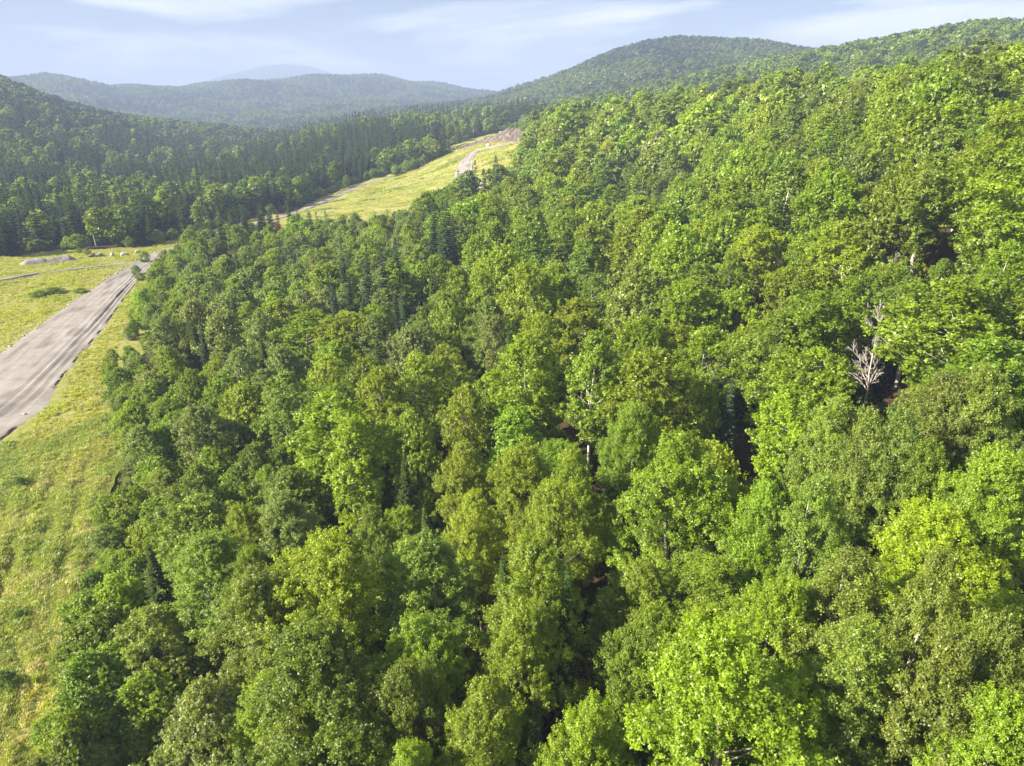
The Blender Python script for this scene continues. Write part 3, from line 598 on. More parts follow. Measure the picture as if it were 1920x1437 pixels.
# bare trees: top (u, v), height
BARE = [(1652,590,13.5,'tall pale bare tree standing alone on the right slope',3,.38),(1736,256,9,'grey bare tree high on the right slope near the skyline',5,.30),(1660,350,8,'twiggy grey bare tree on the upper right slope',8,.34),(1672,480,7.5,'small grey bare tree above the tall pale bare one',13,.30),
        (1535,1128,11,'tangle of grey dead branches among green crowns at lower right',17,.42),(1347,680,10,'forked bare grey tree beside leafy birches right of centre',19,.36)]
for i, (u, v, H, lab, seed, sp) in enumerate(BARE):
    x, y, d = by_top(u, v, H); put(x, y, H, 3.0, 'bare', (seed, sp), lab, .45)
CLEAR = []
for t in TREES:
    if (t[4] == 'bare' and t[2] > 12) or (t[6] and t[4] != 'bare') or t[4] == 'spruce':
        z0 = float(ground_z(t[0], t[1])); uu, vt, _ = project(t[0], t[1], z0 + t[2]); _, vb, ff = project(t[0], t[1], z0 + t[2] * (.35 if t[4] == 'bare' else .5)); CLEAR.append((float(uu), float(vt), float(vb), max(5.0, (.45 if t[4] == 'bare' else .34) * t[3] * F / float(ff)), math.hypot(t[0], t[1])))
CLEAR.append((212.0, 880.0, 990.0, 26.0, 78.0))        # the silt fence
def blocks_view(x, y, z, H, w, d):
    uu, vt, ff = project(x, y, z + H); uu, vt = float(uu), float(vt); r = w * .45 * F / float(ff)
    for u0, v0, v1, hw, d0 in CLEAR:
        if d < d0 and abs(uu - u0) < hw + r and vt < v1 - .12 * (v1 - v0) and vt > v0 - 400 and d > .35 * d0: return True
    return False
# the rest of the wood
def pick(x, y, d, az, e):
    """kind, colour, height and width of the tree growing at a place"""
    r = rng.rand(); n1 = vnoise(x / 28 + 40, y / 28 + 11); n2 = vnoise(x / 13 + 4, y / 13 + 71); deg = math.degrees(az)
    left = deg < -8 and d < 240
    if d > 245 and deg < 2 and not (deg > -1 and d < 420):      # the wood in the valley
        k = 'spruce' if r < .24 + .56 * (n1 > .5) else ('aspen' if r < .62 + .2 * n2 else ('birch' if r < .82 else 'maple')); H = rng.uniform(11, 16) * (1 + .30 * (k == 'spruce'))
        c = {'spruce': 'blue' if rng.rand() < .5 else 'fir', 'aspen': (S, O, K)[rng.randint(3)], 'birch': (O, K, S)[rng.randint(3)], 'maple': (G, K, K)[rng.randint(3)]}[k]
    elif d > 430:
        k = 'spruce' if r < .10 + .2 * (n1 > .6) else ('birch' if r < .5 else 'maple'); H = rng.uniform(11, 15); c = 'blue' if k == 'spruce' else (G, K, K, 'fir', O)[rng.randint(5)]
    elif left and 90 < d:
        k = 'spruce' if (r < .07 + .22 * (n1 > .6) and e > 12) else ('birch' if r < .42 else ('aspen' if r < .62 else 'maple')); H = 6.5 + 4.5 * min(1, e / 28) + rng.uniform(-1.4, 1.6)
        c = 'fir' if k == 'spruce' else ((S, S, O, L)[rng.randint(4)] if k != 'maple' else (G, L, G, K, Y)[rng.randint(5)])
    else:
        up = min(1, max(0, (deg + 12) / 30)); k = 'spruce' if r < .035 + .05 * (n2 > .7) * (deg < 5) else ('maple' if r < .60 - .22 * up * (n1 > .4) else ('birch' if r < .82 else 'aspen'))
        H = 11.5 + 3.2 * up + rng.normal() * 2.3; H = min(max(H, 6.5), 18.5); q = rng.rand() + .25 * (n2 - .5) + .12 * up * (d > 90)
        if k == 'spruce': c = 'fir'
        elif k == 'maple': c = K if q < .10 else (G if q < .40 else (L if q < .88 else Y))
        else: c = G if q < .10 else (O if q < .62 else (S if q < .72 else L))
    if e < 14 and d < 260: H *= .5 + .5 * e / 14
    if 150 < d < 330 and -21 < deg < -6: H *= .74
    if d > 240 and az < .05: H *= .92
    w = {'maple': .56, 'birch': .47, 'aspen': .41, 'spruce': .26}[k] * H * rng.uniform(.85, 1.25)
    if k == 'birch' and left: w *= 1.1
    if k != 'spruce': w *= float(np.interp(d, (55, 110, 300), (1.02, 1.22, 1.36)))
    return k, c, H, w
N = 60000
az = rng.uniform(math.radians(-44), math.radians(43), N); dd = np.sqrt(rng.uniform(13 ** 2, 800 ** 2, N))
az2 = rng.uniform(math.radians(-44), math.radians(43), 14000); dd2 = np.sqrt(rng.uniform(13 ** 2, 230 ** 2, 14000))     # try harder near the camera
az = np.concatenate((az2, az)); dd = np.concatenate((dd2, dd))
CX, CY = dd * np.sin(az), dd * np.cos(az); CP2 = np.stack((CX, CY), 1); CZ = ground_z(CX, CY); OPN = is_open(CP2); EG = edge_gap(CP2, OPEN_TREE); RG = road_gap(CP2)
_a, _b = unproject(838, 284), unproject(972, 268); _t = (_b - _a) / np.linalg.norm(_b - _a); _n = np.array((-_t[1], _t[0])); BANK_P = np.array((_a - _t * 2, _b + _t * 4, _b + _t * 4 + _n * 13, _a - _t * 2 + _n * 13))
OPN |= inside(CP2, BANK_P)
for i in range(len(CX)):
    if OPN[i] or RG[i] < 2.5: continue
    x, y, d, e = CX[i], CY[i], dd[i], EG[i]
    if e < 1.2 or (d < 260 and vnoise(x / 7.5 + 60, y / 7.5) < (.31 if d < 150 else .25)): continue
    k, c, H, w = pick(x, y, d, az[i], e)
    if d < 260 and e < 5.5 and az[i] < -.02:
        k = 'shrub'; H = rng.uniform(1.8, 3.6) + .25 * e; w = H * rng.uniform(.8, 1.15); c = (L, O, Y, S, G, L)[rng.randint(6)]
        if d > 95: H *= 1.2
    if d >= 235 and e < 4 and RG[i] > 3:
        k = 'shrub'; H = rng.uniform(3, 6.5); w = H * rng.uniform(.8, 1.2); c = (G, O, K, G)[rng.randint(4)]
    g = .47 if d < 260 else .43
    if free(x, y, w * g) and not (d < 330 and blocks_view(x, y, CZ[i], H, w, d)): put(x, y, H, w, k, c, None, g)
# low growth and saplings under the taller trees
for i in range(0, 9000):
    x, y = CX[i], CY[i]
    if OPN[i] or dd[i] > 120 or EG[i] < 1.5: continue
    H = rng.uniform(1.6, 5.5); w = H * rng.uniform(.7, 1.0)
    ok = True; ii, jj = int(x // 4), int(y // 4)
    for (p, q, s) in OCC.get((ii, jj), ()):
        if (p - x) ** 2 + (q - y) ** 2 < 1.0: ok = False
    if ok and rng.rand() < (.7 if EG[i] < 14 else .16): TREES.append([x, y, H, w, 'shrub', (G, K, L, G)[rng.randint(4)], 'under'])
TX = np.array([t[0] for t in TREES]); TY = np.array([t[1] for t in TREES]); TH = np.array([t[2] for t in TREES]); TW = np.array([t[3] for t in TREES])
TZ = ground_z(TX, TY); TD = np.hypot(TX, TY)
# how much of each tree the camera sees: far to near into a small id picture
BW, BH = 960, 718
ids = np.full((BH, BW), -1, np.int32); TU, TV, TF = project(TX, TY, TZ + TH * .62)
for i in np.argsort(-TD):
    t = TREES[i]; s = .5; rx = max(.6, TW[i] / 2 * F / TF[i] * s * .95); ry = max(.8, TH[i] * (.36 if t[4] not in ('shrub', 'spruce') else .47) * F / TF[i] * s * .95)
    cx, cyy = TU[i] * s, TV[i] * s
    x0, x1, y0, y1 = int(max(0, cx - rx)), int(min(BW - 1, cx + rx + 1)), int(max(0, cyy - ry)), int(min(BH - 1, cyy + ry + 1))
    if x1 <= x0 or y1 <= y0: continue
    yy, xx = np.mgrid[y0:y1 + 1, x0:x1 + 1]; m = ((xx - cx) / rx) ** 2 + ((yy - cyy) / ry) ** 2 <= 1
    ids[y0:y1 + 1, x0:x1 + 1][m] = i
SEENPX = np.bincount(ids[ids >= 0], minlength=len(TREES))
print('trees', len(TREES), 'seen', int((SEENPX > 0).sum()), {k: int(sum(1 for t, s in zip(TREES, SEENPX) if t[4] == k and s > 12)) for k in KINDS}, 'hero', n_seen, 't', round(time.time() - T0, 1))

# ---------------------------------------------------------------- trees as things; the rest as one mass
LIMIT = {'maple': 290, 'birch': 290, 'aspen': 285, 'spruce': 285, 'shrub': 230}
lod_of = lambda d: 0 if d < 58 else (1 if d < 120 else (2 if d < 240 else (3 if d < 620 else 4)))
single = set()
for k in KINDS:
    c = [i for i, t in enumerate(TREES) if t[4] == k and t[6] != 'under' and SEENPX[i] >= 14]; c.sort(key=lambda i: (-(TREES[i][6] is not None), -SEENPX[i])); single.update(c[:LIMIT[k]])
WORDS = {'yellow': 'bright yellow green', 'lime': 'light green', 'green': 'mid green', 'dark': 'dark green', 'olive': 'dull olive', 'silver': 'silvery green', 'fir': 'deep green', 'blue': 'blue green', 'rust': 'rust red'}
NOUN = {'maple': 'maple', 'birch': 'birch', 'aspen': 'aspen', 'spruce': 'fir', 'shrub': 'shrub'}
MARKS = [(1652,660,'the tall bare tree'),(205,940,'the black silt fence'),(215,480,'the row of boulders'),(60,720,'the wide dirt road'),(880,310,'the road up the field'),(895,268,'the brown earth bank'),(828,400,'the twin slim firs'),
         (405,470,'the rust red fir'),(1205,350,'the lone aspen'),(1390,1300,'the huge yellow maple'),(600,1290,'the big dark maple'),(985,720,'the tall centre birch'),(1736,270,'the high grey bare tree'),(1295,930,'the tall centre right maple'),
         (1600,860,'the row of pale trunks'),(1780,1010,'the wide flat maple'),(455,780,'the yellow maple by the hollow'),(400,1340,'the silvery lower left birch'),(120,455,'the lone meadow shrub'),(620,370,'the shaded forest track'),(1347,700,'the forked bare tree'),
         (1430,430,'the orange topped maple'),(655,850,'the tall rounded birch'),(0,330,'the left picture edge'),(1920,300,'the right picture edge'),(1790,1300,'the forked lower right aspen'),(250,260,'the left wooded hill'),(1560,1180,'the tangle of dead branches')]
ORD = ['', 'second ', 'third ', 'fourth ', 'fifth ', 'sixth ', 'seventh ', 'eighth ', 'ninth ', 'tenth ', 'eleventh ', 'twelfth ', 'thirteenth ', 'fourteenth ', 'fifteenth ', 'sixteenth ', 'seventeenth ', 'eighteenth ', 'nineteenth ', 'twentieth ']
boxes = {}
for i in single:
    if TREES[i][6]: continue
    u, v = TU[i], TV[i]; md = [math.hypot(u - a, v - b) for a, b, _ in MARKS]; j = int(np.argmin(md)); a, b, w = MARKS[j]
    dirn = ('right of' if u > a else 'left of') if abs(u - a) > abs(v - b) else ('below' if v > b else 'above')
    boxes.setdefault((TREES[i][4], TREES[i][5], j, dirn), []).append((md[j], i))
LABEL = {}
for (k, c, j, dirn), lst in boxes.items():
    lst.sort()
    for r, (_, i) in enumerate(lst):
        o = ORD[r] if r < len(ORD) else 'number %d ' % (r + 1)
        LABEL[i] = f"{o}nearest {WORDS[c]} {NOUN[k]} {dirn} {MARKS[j][2]}"
crown_col = lambda c: COLORS[c] + (1,)
def jit(c, r):
    q = np.array(COLORS[c]) * (1 + r.normal(size=3) * np.array((.03, .04, .07))) * r.uniform(.86, 1.14); return tuple(float(v) for v in q) + (1,)
r2 = np.random.RandomState(99)
n_ind = 0
for i in sorted(single):
    x, y, H, w, k, c, lab = TREES[i]; lod = lod_of(TD[i]); sk = shape_of(k, w, H); tr, cr, _, _ = proto(sk, lod, int(r2.randint(NVAR[lod])))
    name = {'spruce': 'fir_tree', 'shrub': 'shrub'}.get(k, k + '_tree')
    e = bpy.data.objects.new(name, None); col.objects.link(e); e.empty_display_size = .5
    e.location = (x, y, TZ[i]); e.rotation_euler = (r2.normal() * .025, r2.normal() * .025, r2.uniform(0, 6.283)); sx = w / CROWN_W[sk]; e.scale = (sx, sx * r2.uniform(.9, 1.1), H / 14.0)
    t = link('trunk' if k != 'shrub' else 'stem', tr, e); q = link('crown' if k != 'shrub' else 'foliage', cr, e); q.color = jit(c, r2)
    tag(e, lab or LABEL[i], 'shrub' if k == 'shrub' else 'tree', {'maple': 'maples of the hillside wood', 'birch': 'birches of the hillside wood', 'aspen': 'aspens of the hillside wood', 'spruce': 'firs standing among the broadleaf trees', 'shrub': 'shrubs along the edge of the wood'}[k]); n_ind += 1
for i, t in enumerate(TREES):
    if t[4] != 'bare': continue
    seed, sp = t[5]; trk, lim = bare_tree(seed, t[2], sp, .026 if t[2] > 12 else .018)
    e = bpy.data.objects.new('bare_tree', None); col.objects.link(e); e.location = (t[0], t[1], TZ[i])
    link('trunk', mesh_from('bare_trunk', trk[0], trk[1], BARK_DEAD if t[2] > 12 else BARK_GREY, smooth=True), e); link('branches', mesh_from('bare_branches', lim[0], lim[1], BARK_DEAD if t[2] > 12 else BARK_GREY, smooth=True), e)
    tag(e, t[6], 'tree', 'bare trees on the slope')
# far slopes: jittered grid, only where the camera (or one a step aside) could see it
FAR = []
for d0, d1, sp in ((780, 1500, 7.4), (1500, 3300, 11.0)):
    rows = np.arange(d0, d1, sp)
    for d in rows:
        n = int(1.50 * d / sp); a = np.linspace(-.76, .74, n) + rng.uniform(-.5, .5, n) * 1.5 / n; q = d + rng.uniform(-.5, .5, n) * sp
        FAR.append(np.stack((q * np.sin(a), q * np.cos(a), np.full(n, sp)), 1))
FAR = np.vstack(FAR); fz = ground_z(FAR[:, 0], FAR[:, 1]); fd = np.hypot(FAR[:, 0], FAR[:, 1]); faz = np.arctan2(FAR[:, 0], FAR[:, 1])
# skyline test by azimuth: highest view slope of everything nearer
nb = 600; dg = np.exp(np.linspace(math.log(60), math.log(3300), 500)); ag = np.linspace(-.80, .80, nb); AG, DG = np.meshgrid(ag, dg, indexing='ij')
gz = ground_z(DG * np.sin(AG), DG * np.cos(AG)) + np.where(DG > 250, 9.0, 0.0); run = np.maximum.accumulate((gz - HC) / DG, axis=1)
ai = np.clip(((faz + .8) / 1.6 * (nb - 1)).astype(int), 0, nb - 1); di = np.clip(np.searchsorted(dg, fd * .985) - 1, 0, len(dg) - 1)
vis = (fz + 17 - HC) / fd > run[ai, di] - .004
FAR, fz, fd = FAR[vis], fz[vis], fd[vis]
print('far trees', len(FAR), 'individuals', n_ind, 't', round(time.time() - T0, 1))
def scatter(name, label, protos, pts, rot, scl, idx, colr, kind='stuff'):
    """one object: copies of the prototypes at points (geometry nodes)"""
    c = bpy.data.collections.new(name + '_shapes')
    for k, me in enumerate(protos):
        o = bpy.data.objects.new('%s_shape_%03d' % (name, k), me); c.objects.link(o)
    me = bpy.data.meshes.new(name); me.vertices.add(len(pts)); me.vertices.foreach_set('co', np.asarray(pts, np.float32).ravel())
    for nm, tp, key, val in (('rot', 'FLOAT_VECTOR', 'vector', rot), ('scl', 'FLOAT_VECTOR', 'vector', scl), ('idx', 'INT', 'value', idx), ('lc', 'FLOAT_VECTOR', 'vector', colr)):
        a = me.attributes.new(nm, tp, 'POINT'); a.data.foreach_set(key, np.asarray(val, np.int32 if tp == 'INT' else np.float32).ravel())
    o = link(name, me); tag(o, label, kind=kind)
    ng = bpy.data.node_groups.new(name + '_nodes', 'GeometryNodeTree'); ng.interface.new_socket('Geometry', in_out='INPUT', socket_type='NodeSocketGeometry'); ng.interface.new_socket('Geometry', in_out='OUTPUT', socket_type='NodeSocketGeometry')
    gi = ng.nodes.new('NodeGroupInput'); go = ng.nodes.new('NodeGroupOutput'); ci = ng.nodes.new('GeometryNodeCollectionInfo'); ci.inputs['Collection'].default_value = c; ci.inputs['Separate Children'].default_value = True; ci.inputs['Reset Children'].default_value = True
    ip = ng.nodes.new('GeometryNodeInstanceOnPoints'); ip.inputs['Pick Instance'].default_value = True
    def na(nm, tp):
        q = ng.nodes.new('GeometryNodeInputNamedAttribute'); q.data_type = tp; q.inputs['Name'].default_value = nm; return q.outputs['Attribute']
    ng.links.new(gi.outputs[0], ip.inputs['Points']); ng.links.new(ci.outputs[0], ip.inputs['Instance']); ng.links.new(na('idx', 'INT'), ip.inputs['Instance Index'])
    ng.links.new(na('rot', 'FLOAT_VECTOR'), ip.inputs['Rotation']); ng.links.new(na('scl', 'FLOAT_VECTOR'), ip.inputs['Scale']); st = ng.nodes.new('GeometryNodeStoreNamedAttribute'); st.data_type = 'FLOAT_VECTOR'; st.domain = 'INSTANCE'; st.inputs['Name'].default_value = 'leaf_colour'
    ng.links.new(ip.outputs[0], st.inputs['Geometry']); ng.links.new(na('lc', 'FLOAT_VECTOR'), [q for q in st.inputs if q.name == 'Value' and q.enabled][0]); ng.links.new(st.outputs[0], go.inputs[0])
    m = o.modifiers.new('scatter', 'NODES'); m.node_group = ng; return o
def tree_mass(name, label, recs, colour_scale=1.0):
    """recs: (x, y, z, H, w, kind, colour, lod)"""
    keys, protos, idx, scl, rot, pts, colr = {}, [], [], [], [], [], []
    for x, y, z, H, w, k, c, lod in recs:
        k = shape_of(k, w, H); v = int(r2.randint(NVAR[lod])); key = (k, lod, v)
        if key not in keys: keys[key] = len(protos); protos.append(joined(k, lod, v))
        idx.append(keys[key]); s = w / CROWN_W[k]; scl.append((s, s, H / 14.0)); rot.append((0, 0, r2.uniform(0, 6.283))); pts.append((x, y, z)); colr.append(tuple(q * colour_scale for q in jit(c, r2)[:3]))
    return scatter(name, label, protos, pts, rot, scl, idx, colr)
# trees out of sight behind the others are kept only where their shade matters
near_mass = [(t[0], t[1], TZ[i], t[2], t[3], t[4], t[5], max(2, lod_of(TD[i]))) for i, t in enumerate(TREES) if t[4] != 'bare' and i not in single and t[6] != 'under' and (SEENPX[i] > 0 or TD[i] < 420)]
under = [(t[0], t[1], TZ[i], t[2], t[3], t[4], t[5], max(2, lod_of(TD[i]))) for i, t in enumerate(TREES) if t[6] == 'under']
tree_mass('woodland', 'the other trees of the wood, too many to tell apart', near_mass)
tree_mass('undergrowth', 'low saplings and brush under the hillside trees', under)
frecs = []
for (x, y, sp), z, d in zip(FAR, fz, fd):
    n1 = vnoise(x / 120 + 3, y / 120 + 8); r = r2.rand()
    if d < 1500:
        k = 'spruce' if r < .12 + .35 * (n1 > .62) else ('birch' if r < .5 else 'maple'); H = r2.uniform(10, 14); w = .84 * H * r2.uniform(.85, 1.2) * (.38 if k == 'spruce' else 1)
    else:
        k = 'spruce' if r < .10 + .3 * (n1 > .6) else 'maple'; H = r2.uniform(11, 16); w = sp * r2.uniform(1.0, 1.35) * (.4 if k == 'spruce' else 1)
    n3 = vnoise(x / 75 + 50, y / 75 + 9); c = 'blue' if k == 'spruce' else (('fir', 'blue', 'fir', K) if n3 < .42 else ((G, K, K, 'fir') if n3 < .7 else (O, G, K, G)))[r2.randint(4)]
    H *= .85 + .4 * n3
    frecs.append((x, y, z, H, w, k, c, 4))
tree_mass('far_forest', 'hazy forest covering the far hills', frecs, .66)       # mixed spruce and hardwood; every leaf colour scaled darker than in the near wood
print('woodland', len(near_mass), 'under', len(under), 'far', len(frecs), 't', round(time.time() - T0, 1))

# ---------------------------------------------------------------- grass
def tuft(seed, n, h, spread, wd, lean=.5):
    r = np.random.RandomState(seed); a = r.uniform(0, 2 * math.pi, n); b = np.column_stack((r.normal(size=n) * spread, r.normal(size=n) * spread, np.zeros(n)))
    o = np.column_stack((np.cos(a), np.sin(a), np.zeros(n))); hh = h * r.uniform(.5, 1.1, n)[:, None]; up = np.array((0, 0, 1.0)); sd = np.column_stack((-np.sin(a), np.cos(a), np.zeros(n))) * wd * r.uniform(.6, 1.4, n)[:, None]
    ln = lean * r.uniform(.3, 1.3, n)[:, None]; m = b + up * hh * .6 + o * hh * ln * .35; t = b + up * hh * (1 - .25 * ln) + o * hh * ln
    V = np.stack((b - sd * .6, b + sd * .6, m + sd, t, m - sd), 1).reshape(-1, 3); i = np.arange(n)[:, None] * 5
    Fc = np.hstack((i, i + 1, i + 2, i + 4)); F2 = np.hstack((i + 4, i + 2, i + 3, i + 3))
    q = np.vstack((Fc, np.hstack((i + 4, i + 2, i + 3, i + 3))))
    me = bpy.data.meshes.new('tuft'); me.from_pydata(V.tolist(), [], [tuple(f) for f in Fc.tolist()] + [tuple(f[:3]) for f in F2.tolist()])
    at = me.attributes.new('tone', 'FLOAT', 'FACE'); tn = r.rand(n); at.data.foreach_set('value', np.concatenate((tn, tn)).astype(np.float32)); me.materials.append(GRASSM); me.update(); return me
def weed(seed, n, h, r0, lf):
    r = np.random.RandomState(seed); d = unit(r.normal(size=(n, 3))); d[:, 2] = np.abs(d[:, 2]); C = d * np.array((r0, r0, h)) * r.uniform(.35, 1.05, (n, 1)) * (.7 + .6 * vnoise(np.arctan2(d[:, 1], d[:, 0]) * 1.5 + seed, d[:, 2] * 3)[:, None])
    V, Fc = leaves(C, unit(d * .6 + np.array((0, 0, .5)) + r.normal(size=(n, 3)) * .5), lf * r.uniform(.6, 1.3, n), lf * .6, r)
    return mesh_from('weed', V, Fc, GRASSM, tone=r.rand(n))
TUFTS = [tuft(50 + i, 40, .5, .14, .016) for i in range(2)] + [tuft(60 + i, 44, .36, .18, .022, 1.0) for i in range(2)] + [weed(70 + i, 150, .34, .34, .06) for i in range(2)]
GC = [(0.36, 0.38, 0.075, 1), (0.28, 0.35, 0.035, 1), (0.42, 0.38, 0.15, 1), (0.19, 0.26, 0.03, 1), (0.40, 0.41, 0.035, 1)]
def grass(name, label, poly, n, size, dens, keepf, shape, lift, colours, box):
    r = np.random.RandomState(n); lo, hi = poly.min(0), poly.max(0); lo, hi = np.maximum(lo, box[0]), np.minimum(hi, box[1]); P = r.uniform(lo, hi, (n, 2)); P = P[inside(P, poly)]; P = P[np.hypot(P[:, 0], P[:, 1]) > 20]
    u, v, f = project(P[:, 0], P[:, 1], ground_z(P[:, 0], P[:, 1])); P = P[(u > -120) & (u < 2040) & (v < 1560) & (f > 1)]
    P = P[keepf(P, r)]; z = ground_z(P[:, 0], P[:, 1]) + lift + shape(P) - .03
    s, t = along(P); k = size * r.uniform(.55, 1.4, len(P)) * dens(P); n1 = vnoise(P[:, 0] / 5 + 20, P[:, 1] / 5); cc = np.array(colours)[np.clip(((n1 * .9 + r.rand(len(P)) * .5 - .2) * len(colours)).astype(int), 0, len(colours) - 1)]
    idx = r.randint(0, 6, len(P)); colr = np.array(GC)[cc, :3] * r.uniform(.8, 1.2, (len(P), 1)); scl = np.stack((k * 1.15, k * 1.15, k), 1); rot = np.stack((r.normal(size=len(P)) * .12, r.normal(size=len(P)) * .12, r.uniform(0, 6.28, len(P))), 1)
    print(name, len(P)); return scatter(name, label, TUFTS, np.column_stack((P, z)), rot, scl, idx, colr)
def verge_keep(P, r):
    g = road_gap(P); s, t = along(P); bare = np.maximum(vnoise(s / 9 + 3, t / 1.1 + 9), .95 * np.exp(-((np.mod(t + 1.2 * vnoise(s / 14, t * 0), 5.2) - 2.6) / .42) ** 2) * (.45 + .55 * vnoise(s / 8 + 4, t / 5)))
    return (g > -1.3 + 2.6 * vnoise(P[:, 0] / 1.7, P[:, 1] / 1.7)) & (r.rand(len(P)) < np.where(bare > .66, .22, 1.0)) & (np.hypot(P[:, 0], P[:, 1]) < 112)
def verge_dens(P):
    s, t = along(P); return .65 + .85 * vnoise(s / 2.2, t / 1.1)
grass('verge_grass', 'tussocky pale green grass on the rough verge', TURF_LEFT, 330000, .8, verge_dens, verge_keep, verge_shape, .06, (3, 1, 0, 1, 2, 4), ((-100, 10), (0, 112)))
def meadow_keep(P, r):
    g = road_gap(P); n1 = vnoise(P[:, 0] / 6 + 31, P[:, 1] / 4 + 5); d = np.hypot(P[:, 0], P[:, 1])
    return (g > -1.4 + 2.8 * vnoise(P[:, 0] / 2, P[:, 1] / 2)) & (d >= 104) & (d < 300) & (r.rand(len(P)) < np.where(n1 > .66, .3, 1.0))
grass('meadow_grass', 'short yellow green grass of the meadow beyond the dirt road', OPEN_LEFT, 110000, .85, lambda P: .6 + .7 * vnoise(P[:, 0] / 4, P[:, 1] / 3), meadow_keep, verge_shape, .06, (1, 4, 4, 0, 2), ((-190, 90), (-30, 260)))
grass('field_grass', 'short sunlit grass of the field on the far slope', OPEN_FIELD, 42000, 1.0, lambda P: .45 + 1.5 * vnoise(P[:, 0] / 11, P[:, 1] / 4) ** 3, lambda P, r: (road_gap(P) > -.8 + 2.5 * vnoise(P[:, 0] / 3, P[:, 1] / 3)) & (vnoise(P[:, 0] / 9, P[:, 1] / 5) > .25), field_shape, .1, (3, 1, 4, 0, 2, 2), ((-200, 150), (120, 500)))

# ---------------------------------------------------------------- stones, heaps, fence
def rock(name, x, y, size, squash, mat, seed, label=None, cat=None, group=None, sink=.25, sub=3, rough=.35):
    bm = bmesh.new(); bmesh.ops.create_icosphere(bm, subdivisions=sub, radius=1.0); r = np.random.RandomState(seed)
    D = unit(r.normal(size=(11, 3))); K = r.uniform(.62, .95, 11); fr = r.uniform(1.5, 4, (4, 3)); ph = r.uniform(0, 6, 4)
    for v in bm.verts:
        p = np.array(v.co); m = 1.0
        for d, k in zip(D, K):
            q = p @ d
            if q > k: m = min(m, k / q)
        m *= 1 + rough * .12 * sum(math.sin(p @ f * 2 + a) for f, a in zip(fr, ph)) / 2
        v.co = Vector(p * m * np.array((size, size * r.uniform(.7, .75), size * squash)))
    me = bpy.data.meshes.new(name); bm.to_mesh(me); bm.free(); me.materials.append(mat)
    o = link(name, me); o.location = (x, y, float(ground_z(x, y)) + size * squash * (1 - 2 * sink) + .05); o.rotation_euler = (0, 0, r.uniform(0, 6))
    return tag(o, label, cat, group)
BG = 'boulders in a row at the far end of the meadow'
for u, v, s, q, m, sd, lab in ((172,483,1.15,.62,ROCKD,1,'dark brown boulder, leftmost of the row at the meadow end'),(187,482,1.25,.6,ROCKG,2,'mossy green boulder beside the dark brown one'),(211,481,1.15,.62,ROCKM,3,'grey boulder in the middle of the row at the meadow end'),
                               (234,480,1.3,.6,ROCKM,4,'pale grey boulder second from the right in the row'),(259,476,1.15,.62,ROCKM,5,'pale boulder nearest the dirt road, rightmost of the row')):
    x, y = unproject(u, v); rock('boulder', x, y, s, q, m, sd, lab, 'boulder', BG)
for u, v, s, m, sd, lab in ((915,275,1.7,ROCKM,11,'pale flat boulder beside the bend of the field road'),(857,285,1.2,ROCKM,12,'pale boulder at the corner of the field below the earth bank'),(865,282,1.0,ROCKG,13,'mossy boulder beside the pale one below the earth bank'),(611,356,1.1,ROCKM,14,'small white boulder beside the shaded forest track')):
    x, y = unproject(u, v); rock('boulder', x, y, s, .55, m, sd, lab, 'boulder', 'boulders round the field')
# earth bank at the top of the field: a spoil ridge with a cut face
A, B = unproject(838, 284), unproject(972, 268); AB = B - A; LN = np.linalg.norm(AB); T = AB / LN; Nb = np.array((-T[1], T[0]));
ns, nt = 90, 40; sg = np.linspace(-.06, 1.06, ns)[:, None] + np.zeros((1, nt)); tg = np.linspace(-1, 1, nt)[None] + np.zeros((ns, 1))
X = A[0] + T[0] * sg * LN + Nb[0] * (tg * 7 + 6); Yb = A[1] + T[1] * sg * LN + Nb[1] * (tg * 7 + 6)
hgt = np.interp(sg, (-.06, 0, .25, .45, .62, .70, .95, 1.06), (0, .8, 2.2, 2.6, 3.2, 4.6, 5.0, 3.5)); prof = np.clip((tg + 1) / .75, 0, 1) ** .8 * np.clip((1 - tg) / .8, 0, 1)
Zb = ground_z(X, Yb) - .6 + hgt * prof * (1 + .6 * (vnoise(X / 3.1, Yb / 3.1) - .5)) + 1.5 * (vnoise(X / 2.2 + 9, Yb / 2.2) - .5) * prof + .7 * (vnoise(X / .9, Yb / .9) - .5) * prof
bank = tag(link('earth_bank', mesh_from('earth_bank', np.stack((X, Yb, Zb), -1).reshape(-1, 3), grid_faces(ns, nt)[:, ::-1], SOIL)), 'brown heaped earth bank at the top of the field', kind='structure')
x, y = A + T * LN * .66 + Nb * 6.5; o = rock('boulder', x, y, 1.3, .6, ROCKM, 21, 'pale boulder perched on top of the brown earth bank', 'boulder', 'boulders round the field'); o.location.z = float(ground_z(x, y)) + 3.6
rb = np.random.RandomState(31); RV, RF, off = [], [], 0
ico = bmesh.new(); bmesh.ops.create_icosphere(ico, subdivisions=1, radius=1.0); IV = np.array([v.co[:] for v in ico.verts]); IF = np.array([[v.index for v in f.verts] for f in ico.faces]); ico.free()
for i in range(90):
    a, b = rb.randint(4, ns - 4), rb.randint(4, nt - 10); s = rb.uniform(.15, .45) * (1 + (rb.rand() < .1))
    RV.append(IV * (1 + .4 * (rb.rand(len(IV), 1) - .5)) * s * np.array((1.1, .9, .75)) + np.array((X[a, b], Yb[a, b], Zb[a, b]))); RF.append(IF + off); off += len(IV)
rub = link('rubble', mesh_from('rubble', np.vstack(RV), np.vstack(RF), ROCKD), bank); rub['kind'] = 'stuff'
